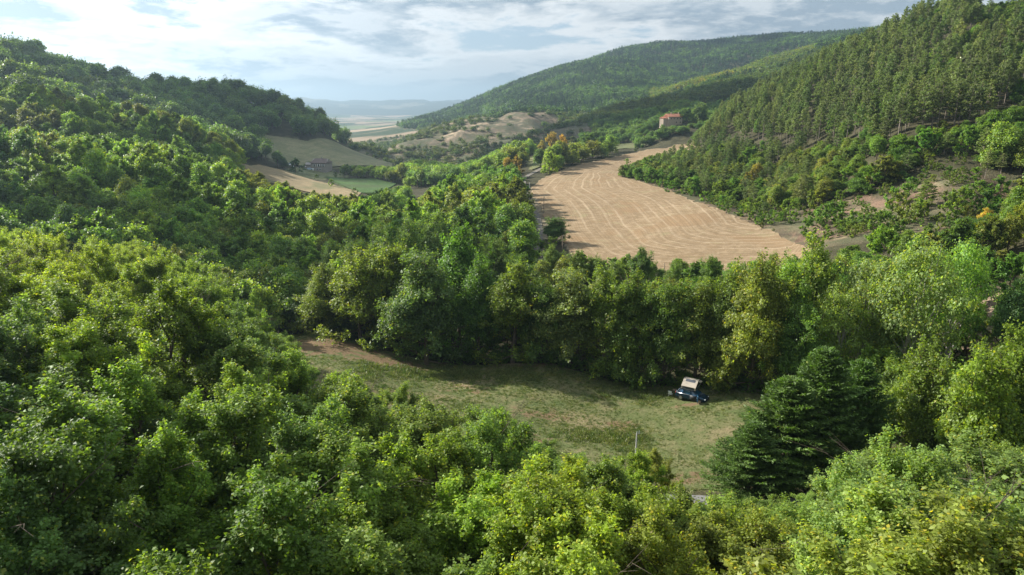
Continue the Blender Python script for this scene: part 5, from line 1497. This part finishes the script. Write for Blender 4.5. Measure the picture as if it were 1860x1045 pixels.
def box(c, s, rz=0.0):
    x, y, z = [q / 2 for q in s]
    v = np.array([(-x, -y, -z), (x, -y, -z), (x, y, -z), (-x, y, -z), (-x, -y, z), (x, -y, z), (x, y, z), (-x, y, z)])
    cr, sr = math.cos(rz), math.sin(rz)
    v = np.stack([v[:, 0] * cr - v[:, 1] * sr, v[:, 0] * sr + v[:, 1] * cr, v[:, 2]], 1) + np.array(c)
    f = np.array([(0, 3, 2, 1), (4, 5, 6, 7), (0, 1, 5, 4), (1, 2, 6, 5), (2, 3, 7, 6), (3, 0, 4, 7)], np.int32)
    return v, f
def join(*parts):
    V = []; F = []; n = 0
    for v, f in parts:
        V.append(v); F.append(np.asarray(f) + n); n += len(v)
    return np.concatenate(V), np.concatenate(F)
def part(name, geo, mat, parent, bevel=0.0, smooth=False, label=None):
    v, f = geo
    o = mesh_obj(name, np.asarray(v, float), np.asarray(f, np.int32) if not isinstance(f, list) else f, (mat,), parent=parent, smooth=smooth)
    if bevel:
        b = o.modifiers.new('bevel', 'BEVEL'); b.width = bevel; b.segments = 2; b.limit_method = 'ANGLE'
    if label: o['label'] = label
    return o

def gable_walls(L_, D_, H_, rise, mat, root, name='wall', cx=0, cy=0):
    l, d = L_ / 2, D_ / 2
    v = [(-l, -d, -3), (l, -d, -3), (l, d, -3), (-l, d, -3), (-l, -d, H_), (l, -d, H_), (l, d, H_), (-l, d, H_), (-l, 0, H_ + rise), (l, 0, H_ + rise)]
    f = [[0, 1, 5, 4], [2, 3, 7, 6], [1, 2, 6, 9, 5], [3, 0, 4, 8, 7], [4, 5, 9, 8], [6, 7, 8, 9]]
    return part(name, (np.array(v) + np.array([cx, cy, 0]), f), mat, root)
def roof_slabs(L_, D_, H_, rise, mat, root, over=0.5, th_=0.22, cx=0, cy=0, hip=0.0):
    l, d = L_ / 2 + over, D_ / 2 + over
    zz = H_ - rise * over / (D_ / 2) + 0.06; zr = H_ + rise + 0.06
    lr = l - hip
    v = []
    for dz in (0, th_):
        v += [(-l, -d, zz + dz), (l, -d, zz + dz), (l, d, zz + dz), (-l, d, zz + dz), (-lr, 0, zr + dz), (lr, 0, zr + dz)]
    f = [[6, 7, 11, 10], [8, 9, 10, 11], [7, 8, 11], [9, 6, 10], [0, 4, 5, 1], [2, 5, 4, 3], [1, 5, 2], [3, 4, 0], [0, 1, 7, 6], [1, 2, 8, 7], [2, 3, 9, 8], [3, 0, 6, 9]]
    if hip == 0: pass
    return part('roof', (np.array(v) + np.array([cx, cy, 0]), f), mat, root)
def window(root, x, y, z, w, h, shutters=True, mat=M_SHUT, axis='x'):
    fr = part('window', join(box((x, y - .03, z), (w + .16, .10, h + .16))), M_STONE2 if mat is M_DARK else mat, root)
    part('pane', box((x, y - .10, z), (w, .05, h)), M_GLASS, fr)
    if shutters:
        for sx in (-1, 1):
            part('shutter', box((x + sx * (w / 2 + .32), y - .08, z), (w * .52, .08, h + .1)), M_SHUT, fr)
    return fr
# stone farmhouse across the valley
hx, hy, _ = HOUSE1
hzv = float(gh(np.array([hx]), np.array([hy]))[0])
h1 = empty('farmhouse', (hx, hy, hzv), R(-14))
tag(h1, 'brown stone farmhouse with dark tiled roof and white shutters in the valley', 'house', 'houses in the valley')
gable_walls(12.5, 9, 6.2, 2.6, M_STONE, h1)
rf = roof_slabs(12.5, 9, 6.2, 2.6, M_TILE, h1, hip=2.2)
part('chimney', box((.6, .1, 9.4), (.8, .6, 1.5)), M_STONE, rf)
gable_walls(5.4, 7, 4.6, 1.2, M_STONE, h1, 'side_wing', -8.95, -.6)
roof_slabs(5.4, 7, 4.6, 1.2, M_STONE, h1, .3, .18, -8.95, -.6)
for k, x_ in enumerate((-3.4, .2, 3.8)):
    window(h1, x_, -4.5, 4.4, 1.0, 1.7)
for x_ in (-1.0, 1.2):
    window(h1, x_, -4.5, 1.6, .8, 1.0, False)
part('door', box((-4.6, -4.53, 1.1), (1.1, .12, 2.2)), M_SHUT, h1)
# red roofed house among the trees
hx, hy, _ = HOUSE2
hzv = float(gh(np.array([hx]), np.array([hy]))[0])
h2 = empty('hill_house', (hx, hy, hzv + .5), R(20), .86)
tag(h2, 'pale stone house with terracotta roof half hidden by trees on the hillside', 'house', 'houses in the valley')
gable_walls(15.5, 9.5, 8.0, 2.4, M_STONE2, h2)
rf = roof_slabs(15.5, 9.5, 8.0, 2.4, M_TILE2, h2, .6, .25)
for x_ in (-2.2, 6.2):
    part('chimney', box((x_, .3, 11.1), (.9, .7, 1.7)), M_STONE2, rf)
for x_, z_ in ((-5.2, 6.2), (-1.8, 6.2), (2.0, 6.2), (5.4, 6.2), (5.4, 2.6), (1.0, 2.6)):
    window(h2, x_, -4.75, z_, .9, 1.3, False, M_DARK)
pw = gable_walls(5, 7, 6.4, 1.2, M_STONE2, h2, 'side_wing', -10.2, .8); roof_slabs(5, 7, 6.4, 1.2, M_TILE2, h2, .4, .2, -10.2, .8)

# ------------------------------------------------------------------ vehicles
M_PAINT_BLUE = simple('dark_blue_paint', (0.012, 0.035, 0.06), 0.22, metal=0.3, spec=0.6)
M_PAINT_WHITE = simple('white_paint', (0.75, 0.76, 0.78), 0.3)
M_PAINT_PALE = simple('pale_blue_paint', (0.42, 0.52, 0.62), 0.3)
M_TYRE = simple('tyre_rubber', (0.02, 0.02, 0.02), 0.85)
M_RIM = simple('alloy_rim', (0.35, 0.36, 0.37), 0.35, metal=0.8)
M_CARGLASS = simple('car_glass', (0.02, 0.07, 0.13), 0.06, spec=0.9)
M_LAMP = simple('headlamp_glass', (0.7, 0.72, 0.74), 0.15)
M_REDL = simple('tail_lamp', (0.35, 0.02, 0.02), 0.25)
M_TRIM = simple('black_trim', (0.025, 0.026, 0.028), 0.6)
M_CHROME = simple('roof_rail', (0.55, 0.57, 0.58), 0.3, metal=0.8)

def loft(sections):
    """sections: list of (x, [(y, z)...]) with equal counts, closed loops; capped"""
    n_ = len(sections[0][1]); v = []; f = []
    for x, ring in sections:
        v += [(x, y, z) for y, z in ring]
    for i in range(len(sections) - 1):
        for j in range(n_):
            a = i * n_ + j; b = i * n_ + (j + 1) % n_
            f.append([a, b, b + n_, a + n_])
    f.append(list(range(n_))[::-1]); f.append([(len(sections) - 1) * n_ + j for j in range(n_)])
    return np.array(v), f
def ring(w, z0, z1, top=0.86, r=0.12):
    """half width w, from z0 to z1, rounded shoulders"""
    return [(-w * .94, z0), (-w, z0 + r), (-w, z0 + (z1 - z0) * .6), (-w * .97, z1 - r), (-w * top, z1), (0, z1 + .03), (w * top, z1), (w * .97, z1 - r), (w, z0 + (z1 - z0) * .6), (w, z0 + r), (w * .94, z0), (0, z0)]
def wheel(root, x, y, r=.34, w=.23):
    an = np.linspace(0, 2 * np.pi, 20, endpoint=False)
    def disc(r_, y0, y1):
        v = [(x + r_ * math.cos(a), y0, r + r_ * math.sin(a)) for a in an] + [(x + r_ * math.cos(a), y1, r + r_ * math.sin(a)) for a in an]
        f = [[i, (i + 1) % 20, 20 + (i + 1) % 20, 20 + i] for i in range(20)] + [list(range(20))[::-1], list(range(20, 40))]
        return np.array(v), f
    t_ = part('tyre', disc(r, y - w / 2, y + w / 2), M_TYRE, root, bevel=.03)
    s = 1 if y > 0 else -1
    v, f = disc(r * .62, y + s * (w / 2 + .004) - .02, y + s * (w / 2 + .004) + .02)
    rim_ = part('rim', (v, f), M_RIM, t_)
    return t_
def make_car(name, loc, rz, paint, detailed=False, van=False, open_door=False):
    root = empty(name, loc, rz)
    B = [(-2.18, .70, .42, .80), (-2.10, .84, .30, 1.00), (-1.6, .90, .26, 1.02), (-.6, .92, .24, 1.00), (.55, .92, .24, .99), (1.05, .91, .25, .97), (1.6, .89, .28, .88), (2.0, .80, .32, .76), (2.16, .62, .42, .64)]
    if van: B = [(-2.3, .8, .42, 1.0), (-2.2, .92, .3, 1.15), (-1, .95, .26, 1.15), (1, .95, .26, 1.12), (1.7, .92, .3, 1.05), (2.2, .8, .35, .85), (2.3, .65, .42, .7)]
    v, f = loft([(x, ring(w, a, b)) for x, w, a, b in B])
    body = part('body', (v, f), paint, root, smooth=True)
    es = body.modifiers.new('edges', 'EDGE_SPLIT'); es.split_angle = R(42)
    if van: Cb = [(-2.22, .84, 1.1, 1.15), (-2.15, .84, 1.1, 1.9), (0, .86, 1.1, 1.95), (.9, .84, 1.1, 1.85), (1.6, .78, 1.02, 1.08)]
    else: Cb = [(-2.02, .74, .97, 1.02), (-1.72, .72, .97, 1.40), (-.9, .70, .97, 1.50), (.1, .70, .97, 1.49), (.45, .72, .97, 1.38), (1.08, .78, .93, .96)]
    def cab(off, zo=0):
        return loft([(x, [(-w * 1.12 - off, a), (-w - off * .9, (a + b) / 2), (-w * .86 - off * .6, b + zo), (0, b + .03 + zo), (w * .86 + off * .6, b + zo), (w + off * .9, (a + b) / 2), (w * 1.12 + off, a), (0, a)]) for x, w, a, b in Cb])
    glass = part('window', cab(-.012, -.035), M_CARGLASS, root, smooth=True)
    es = glass.modifiers.new('edges', 'EDGE_SPLIT'); es.split_angle = R(30)
    # roof skin and pillars
    rx0, rx1, rzv = (-2.1, .95, 1.93) if van else (-1.72, .32, 1.50)
    part('roof', box(((rx0 + rx1) / 2, 0, rzv), (rx1 - rx0, 1.24 if not van else 1.46, .05)), paint, root, bevel=.02)
    pl = []
    for s in (-1, 1):
        for (xa, za, xb, zb) in ((1.06, .97, .38, 1.47), (-.05, .98, -.08, 1.49), (-1.05, .98, -1.05, 1.5), (-1.98, .99, -1.66, 1.46)):
            if van: za += .12; zb += .42; xa *= 1.25; xb *= 1.25
            ya, yb = s * .855, s * .63
            w_ = .05
            v_, f_ = tube([(xa, ya, za), ((xa + xb) / 2, s * .755 if not van else s * .84, (za + zb) / 2), (xb, yb if not van else s * .76, zb)], [w_, w_, w_], 4); pl.append((v_, f_))
    part('pillar', join(*pl), paint, root)
    for x_ in (-1.32, 1.32):
        for y_ in (-.82, .82):
            wheel(root, x_, y_)
    for s in (-1, 1):
        part('headlight', box((2.03, s * .62, .66), (.16, .30, .13)), M_LAMP, root, bevel=.03)
        part('tail_light', box((-2.12, s * .70, .88), (.10, .20, .24)), M_REDL, root, bevel=.03)
        if detailed:
            part('wing_mirror', box((.82, s * 1.0, 1.03), (.14, .2, .14)), paint, root, bevel=.03)
            part('roof_rail', tube([(-1.6, s * .60, 1.56), (-.6, s * .62, 1.60), (.2, s * .6, 1.57)], [.022] * 3, 6), M_CHROME, root)
    if detailed:
        part('grille', box((2.15, 0, .62), (.05, .7, .14)), M_TRIM, root)
        part('bumper', box((2.14, 0, .40), (.12, 1.3, .16)), M_TRIM, root, bevel=.03)
        part('waist_trim', box((-.6, -.915, .97), (2.6, .03, .05)), M_CHROME, root)
        part('waist_trim', box((-.6, .915, .97), (2.6, .03, .05)), M_CHROME, root)
        # open front door on the near side; a black panel stands for its shaded gap
        part('door_gap_shade', box((.42, -.905, .68), (.92, .06, .62)), M_TRIM, root)
        d = part('door', join(box((0, 0, 0), (1.0, .07, .62))), paint, root, bevel=.02)
        d.location = (1.17, -1.32, .66); d.rotation_euler = (0, 0, R(-62))
        gl = part('door_window', box((-.02, 0, .50), (.82, .03, .36)), M_CARGLASS, d)
        part('handle', box((-.38, -.05, .16), (.14, .03, .03)), M_CHROME, d)
    return root
cx_, cy_, cz_ = CARP
CARZ = float(gh(np.array([cx_]), np.array([cy_]))[0]) + .07
CAR_RZ = R(-33)
car = make_car('parked_car', (cx_, cy_, CARZ), CAR_RZ, M_PAINT_BLUE, True)
tag(car, 'dark blue estate car parked in the tree shade on the meadow, front door open', 'car')

# roof tent standing on the car
M_CANVAS = simple('beige_canvas', (0.36, 0.31, 0.25), 0.9, noise=0.08, scale=5)
M_CANVAS_D = simple('dark_canvas', (0.045, 0.055, 0.058), 0.9)
M_MESHW = simple('tent_window_mesh', (0.05, 0.055, 0.07), 0.7)
tent = empty('roof_tent', (cx_, cy_, CARZ + 1.56), CAR_RZ)
tag(tent, 'beige rooftop tent unfolded on the dark blue car, dark mesh window in its slope', 'tent')
part('base_board', box((-.35, .12, .10), (2.05, 1.9, .12)), M_CANVAS_D, tent, bevel=.02)
def prism(pts, x0, x1):
    n_ = len(pts)
    v = [(x0, y, z) for y, z in pts] + [(x1, y, z) for y, z in pts]
    f = [[i, (i + 1) % n_, n_ + (i + 1) % n_, n_ + i] for i in range(n_)] + [list(range(n_))[::-1], list(range(n_, 2 * n_))]
    return np.array(v), f
part('tent_wall', prism([(-.72, .16), (-.70, .62), (.25, 1.28), (1.02, 1.05), (1.04, .16)], -1.30, .58), M_CANVAS_D, tent)
part('tent_roof', prism([(-.86, .50), (-.86, .56), (.24, 1.36), (1.14, 1.12), (1.14, 1.06), (.24, 1.30)], -1.36, .66), M_CANVAS, tent)
mw = part('tent_window', prism([(-.22, 1.03), (-.20, 1.05), (.14, 1.30), (.12, 1.28)], -1.02, .34), M_MESHW, tent)
part('tent_flap', prism([(-.86, .18), (-.80, .18), (-.84, .54), (-.90, .54)], .50, .66), M_CANVAS, tent)
part('tent_flap', prism([(-.86, .18), (-.80, .18), (-.84, .54), (-.90, .54)], -1.36, -1.20), M_CANVAS, tent)
part('awning', np.array([(.62, .05, 1.20), (.62, 1.10, 1.08), (1.45, 1.0, 1.02), (1.40, .2, 1.10), (.62, .05, 1.23), (.62, 1.10, 1.11), (1.45, 1.0, 1.05), (1.40, .2, 1.13)]).astype(float) is not None and
     (np.array([(.62, .05, 1.20), (.62, 1.10, 1.08), (1.0, 1.0, 1.02), (.98, .2, 1.10), (.62, .05, 1.23), (.62, 1.10, 1.11), (1.0, 1.0, 1.05), (.98, .2, 1.13)]), [[0, 3, 2, 1], [4, 5, 6, 7], [0, 1, 5, 4], [1, 2, 6, 5], [2, 3, 7, 6], [3, 0, 4, 7]]), M_CANVAS, tent)
for yy_ in (.22, .98):
    part('tent_pole', tube([(.56, yy_, .2), (.99, yy_, 1.06)], [.018, .018], 5), M_CHROME, tent)
part('ladder', join(*([tube([(-.9, 1.1, .1), (-.9, 1.75, -1.5)], [.02, .02], 5), tube([(-.5, 1.1, .1), (-.5, 1.75, -1.5)], [.02, .02], 5)] + [tube([(-.9, 1.1 + .65 * q, .1 - 1.6 * q), (-.5, 1.1 + .65 * q, .1 - 1.6 * q)], [.015, .015], 5) for q in (.15, .35, .55, .75, .92)])), M_CHROME, tent)

# camping chair and small table beside the car's rear
def on_ground(u, v):
    x, y, z = atz(u, v, CARZ); return x, y, float(gh(np.array([x]), np.array([y]))[0]) + .07
px_, py_, pz_ = on_ground(1218, 715)
ch = empty('camping_chair', (px_, py_, pz_), R(150)); tag(ch, 'pale folding camping chair behind the parked car', 'chair')
part('seat', box((0, 0, .42), (.52, .50, .05)), M_PAINT_WHITE, ch, bevel=.01)
bk = part('backrest', box((0, 0, 0), (.52, .05, .55)), M_PAINT_WHITE, ch, bevel=.01); bk.location = (0, .30, .70); bk.rotation_euler = (R(-18), 0, 0)
for sx in (-1, 1):
    part('armrest', box((sx * .28, .0, .62), (.06, .48, .03)), M_TRIM, ch)
    for sy in (-1, 1):
        part('leg', tube([(sx * .24, sy * .20, .42), (sx * .26, -sy * .26, 0)], [.016, .016], 5), M_CHROME, ch)
px_, py_, pz_ = on_ground(1228, 711)
tb_ = empty('camping_table', (px_, py_, pz_), R(-20)); tag(tb_, 'low brown camping table between the pale chair and the car', 'table')
part('table_top', box((0, 0, .62), (.95, .6, .04)), simple('table_board', (.22, .15, .10), .7), tb_, bevel=.01)
for sx in (-1, 1):
    for sy in (-1, 1):
        part('leg', tube([(sx * .40, sy * .24, .60), (sx * .44, sy * .27, 0)], [.016, .016], 5), M_TRIM, tb_)

# cars at the farmhouse
for k, (u, v, Y, paint, rz, van, lab) in enumerate(((526, 316, 500, M_PAINT_WHITE, 80, True, 'white van parked left of the farmhouse, apart from the other cars'),
                                        (560, 306.5, 512, M_PAINT_WHITE, 25, False, 'white car parked beside the farmhouse, behind the pale blue one'),
                                        (563, 311.5, 503, M_PAINT_PALE, 10, False, 'pale blue car parked in front of the white car at the farmhouse'))):
    x, y, z = at(u, v, Y); z = float(gh(np.array([x]), np.array([y]))[0])
    cc = make_car('parked_van' if van else 'parked_car', (x, y, z + 1.0), R(rz), paint, False, van)
    tag(cc, lab, 'van' if van else 'car', 'vehicles parked at the farmhouse')

# ------------------------------------------------------------------ poles and posts
M_CONC = simple('concrete_pole', (0.42, 0.41, 0.39), 0.85, noise=0.12, scale=3)
M_WOODP = simple('wooden_pole', (0.24, 0.19, 0.14), 0.9, noise=0.25, scale=3)
M_PORC = simple('insulator_glass', (0.35, 0.4, 0.38), 0.2)
def pole(name, u, v_top, Y, r, mat, label, group, arm=True, lean=0.0, hmin=1.2, H=None):
    x, y, zt = at(u, v_top, Y); zg = float(gh(np.array([x]), np.array([y]))[0])
    H = H or max(hmin, zt - zg)
    root = empty(name, (x, y, zg)); root.rotation_euler = (0, R(lean), 0)
    part('shaft', tube([(0, 0, -.4), (0, 0, H * .5), (0, 0, H)], [r * 1.15, r, r * .75], 8), mat, root)
    if arm:
        bk_ = part('bracket', box((.12, 0, H - .15), (.34, .06, .10)), M_WOODP, root)
        part('insulator', tube([(.24, 0, H - .1), (.24, 0, H + .22)], [.05, .04], 6), M_PORC, bk_)
        part('insulator', tube([(.02, 0, H - .1), (.02, 0, H + .16)], [.05, .04], 6), M_PORC, bk_)
    tag(root, label, 'utility pole' if arm else 'post', group)
    return root
pole('utility_pole', 1157, 786, 63.5, .09, M_CONC, 'grey concrete utility pole at the near edge of the meadow', 'utility poles')
pole('utility_pole', 1699, 826, 50, .12, M_CONC, 'grey utility pole half hidden by trees right of the cypresses', 'utility poles', lean=2)
pole('utility_pole', 1022, 428, 190, .14, M_WOODP, 'wooden utility pole beside the dense tree right of the farm track', 'utility poles')
pole('utility_pole', 988, 358, 262, .13, M_WOODP, 'wooden utility pole at the left edge of the stubble field', 'utility poles')
pole('marker_post', 962, 332, 335, .14, M_PAINT_WHITE, 'short white marker post beside the farm track bend', 'posts', False, H=3.2)
pole('marker_post', 1207, 486, 163, .10, M_WOODP, 'thin wooden post at the near edge of the stubble field', 'posts', False, H=2.6)
pole('marker_post', 534, 313, 496, .2, M_PAINT_WHITE, 'white post at the farmhouse drive', 'posts', False, H=3.2)

# bare branching trees
def dead_tree(u, v, Y, H, seed, label, mat=M_DEADWOOD):
    g = np.random.default_rng(seed); x, y, zt = at(u, v, Y); zg = float(gh(np.array([x]), np.array([y]))[0]); H = max(3.0, zt - zg)
    w = Wood()
    def br(p, d, l, r, lev):
        q = p + d * l * .5 + g.normal(size=3) * l * .06; e = q + (d + g.normal(size=3) * .16) * l * .5
        w.add([p, q, e], [r, r * .8, r * .5], 5)
        if lev:
            for _ in range(int(g.integers(3, 5))):
                s = g.uniform(.3, 1); nd = d + g.normal(size=3) * .5 + np.array([0, 0, .15]); nd /= np.linalg.norm(nd)
                br(p + (e - p) * s, nd, l * g.uniform(.42, .62), r * .5, lev - 1)
    br(np.array([0, 0, -.3]), np.array([0.05, 0, 1.0]), H * .62, .10, 3)
    root = empty('bare_tree', (x, y, zg), g.random() * 6)
    v_, f_ = w.get(); part('trunk', (v_, f_), mat, root)
    tag(root, label, 'bare tree', 'leafless trees')
dead_tree(1838, 880, 33, 9, 3, 'pale leafless tree standing among the leaves in the lower right corner')
dead_tree(1600, 50, 415, 12, 4, 'thin leafless tree on the skyline of the pine hill')
dead_tree(1756, 600, 104, 6, 6, 'pale bare tree beside the pinkish bare patch at right')
dead_tree(1560, 372, 190, 5, 7, 'leafless sapling on the bare brown slope')

# ------------------------------------------------------------------ grass tufts on the meadow
M_GRASS = leaf_mat('grass_blade', (0.085, 0.112, 0.036), trans=0.25, yellow=1.0)
def tuft_mesh(seed, nb=26, h=0.22, spread=0.22):
    g = np.random.default_rng(seed)
    c = np.stack([g.normal(0, spread * .6, nb), g.normal(0, spread * .6, nb), np.zeros(nb)], 1)
    d = unit(np.stack([g.normal(0, .5, nb), g.normal(0, .5, nb), np.ones(nb)], 1)); hh = h * g.uniform(.5, 1.2, nb)
    side = unit(np.cross(d, g.normal(size=(nb, 3)))) * 0.018
    a = c - side; b = c + side; m = c + d * hh[:, None] * .6 + side * .6; t = c + d * hh[:, None] + np.array([0, 0, -.03])
    v = np.stack([a, b, m, t], 1).reshape(-1, 3); f = np.arange(nb * 4, dtype=np.int32).reshape(-1, 4)
    return crown_mesh('tuft', [(v, f, 0, shades(nb, g, spread=.2))], (M_GRASS,))
class TP: pass
TUFTS = []
for k in range(3):
    t_ = TP(); t_.whole = tuft_mesh(40 + k); t_.H = .22; t_.R = .2; TUFTS.append(t_)
gt = np.random.default_rng(77)
gx = gt.uniform(-42, 60, 110000); gy = gt.uniform(60, 122, 110000)
inside = inpoly(gx, gy, MEADOW); dens = fbm(gx / 5, gy / 5, 91) + 0.5 * fbm(gx / 1.6, gy / 1.6, 92)
soil_ = np.hypot((gx + 27) / 11, (gy - 105) / 6) < 1
sel = inside & (dens * .45 + gt.normal(0, .3, len(gx)) > 0.16) & (~soil_ | (gt.random(len(gx)) < .12))
gx, gy = gx[sel], gy[sel]; gz = gh(gx, gy) + .05
hh_ = 0.7 + np.clip(fbm(gx / 7, gy / 7, 95) * 2.4, 0, 1.6)
near_car = np.hypot(gx - cx_, gy - cy_) < 2.6
titems = []
for i in range(len(gx)):
    if near_car[i]: continue
    s_ = hh_[i] * gt.uniform(.6, 1.2); k = int(gt.integers(0, 3))
    tt_ = np.array([(1.15, 1.1, .9), (1.4, 1.2, 1.05), (2.4, 1.8, 1.8), (1.0, 1.1, .8)][int(gt.integers(0, 4))]) * gt.uniform(.8, 1.2)
    titems.append(dict(p=TUFTS[k], x=gx[i], y=gy[i], z=gz[i], rz=gt.random() * 6.28, s=(s_ * 1.3, s_ * 1.3, s_), tint=tt_))
scatter('meadow_grass', titems, 'tufts of green and dry grass over the meadow', 'grass')

# ------------------------------------------------------------------ unseen clouds added between sun and valley for their shade
M_SHADE_CLOUD = simple('shade_cloud_white', (0.85, 0.86, 0.88), 1.0)
def shade_cloud(px, py, pz, rx, ry, seed, label, alt=1150.0):
    """a flat cumulus, out of view, added so its shade falls on (px, py, pz)"""
    g = np.random.default_rng(seed); t = (alt - pz) / sunv.z
    c = np.array([px, py, pz]) + np.array(sunv) * t
    import bmesh
    bm = bmesh.new()
    for k in range(46):
        a = g.random() * 6.28; q = math.sqrt(g.random())
        r_ = g.uniform(.16, .34) * min(rx, ry) * (1.15 - q * .6)
        n0 = len(bm.verts)
        res = bmesh.ops.create_icosphere(bm, subdivisions=2, radius=r_)
        for v in res['verts']:
            v.co.z *= .55
            v.co *= 1 + .16 * math.sin(v.co.x * .11 + k) * math.sin(v.co.y * .13 + v.co.z * .2)
            v.co += Vector((math.cos(a) * q * rx, math.sin(a) * q * ry, r_ * .25 + g.normal() * 4))
    me = bpy.data.meshes.new('shade_cloud'); bm.to_mesh(me); bm.free(); me.materials.append(M_SHADE_CLOUD)
    me.polygons.foreach_set('use_smooth', np.ones(len(me.polygons), dtype=bool))
    o = bpy.data.objects.new('shade_cloud', me); COL.objects.link(o); o.location = c
    tag(o, label, None, None, 'stuff')
x_, y_, z_ = at(1180, 200, 800); shade_cloud(x_ + 25, y_, z_, 300, 190, 1, 'unseen white cumulus added to shade the brushy ridge')
x_, y_, z_ = at(1420, 75, 2300); shade_cloud(x_, y_, z_, 520, 300, 2, 'unseen broad cumulus added to shade the mountain crest')
x_, y_, z_ = at(500, 200, 640); shade_cloud(x_, y_ + 20, z_, 190, 110, 3, 'unseen cumulus added to shade the hump above the farmhouse')
x_, y_, z_ = at(60, 110, 540); shade_cloud(x_, y_ + 40, z_, 150, 90, 4, 'unseen small cumulus added to shade the far left skyline ridge')
x_, y_, z_ = at(480, 470, 158); shade_cloud(x_, y_, z_, 52, 36, 5, 'unseen small low cumulus added to darken the valley bottom', 420.0)
x_, y_, z_ = at(330, 245, 325); shade_cloud(x_, y_, z_, 62, 26, 6, 'unseen small low cumulus added to darken the lower face of the middle spur', 480.0)

# ------------------------------------------------------------------ air
USE_HAZE = True
if USE_HAZE:
    m, nt = newmat('haze_air')
    out = mknode(nt, 'ShaderNodeOutputMaterial'); vp = mknode(nt, 'ShaderNodeVolumePrincipled')
    vp.inputs['Color'].default_value = (0.42, 0.56, 0.68, 1); vp.inputs['Density'].default_value = 1.5e-4; vp.inputs['Anisotropy'].default_value = 0.5
    nt.links.new(vp.outputs[0], out.inputs['Volume'])
    zlo = float(PZ.min()) - 3; zhi = float(max(PZ[PY > -3000].max(), 300)) + 30
    v_, f_ = box((0, 1500, (zlo + zhi) / 2), (26000, 25500, zhi - zlo))
    hzo = mesh_obj('haze', v_, f_, (m,)); tag(hzo, 'pale summer haze filling the valley air', None, None, 'stuff')
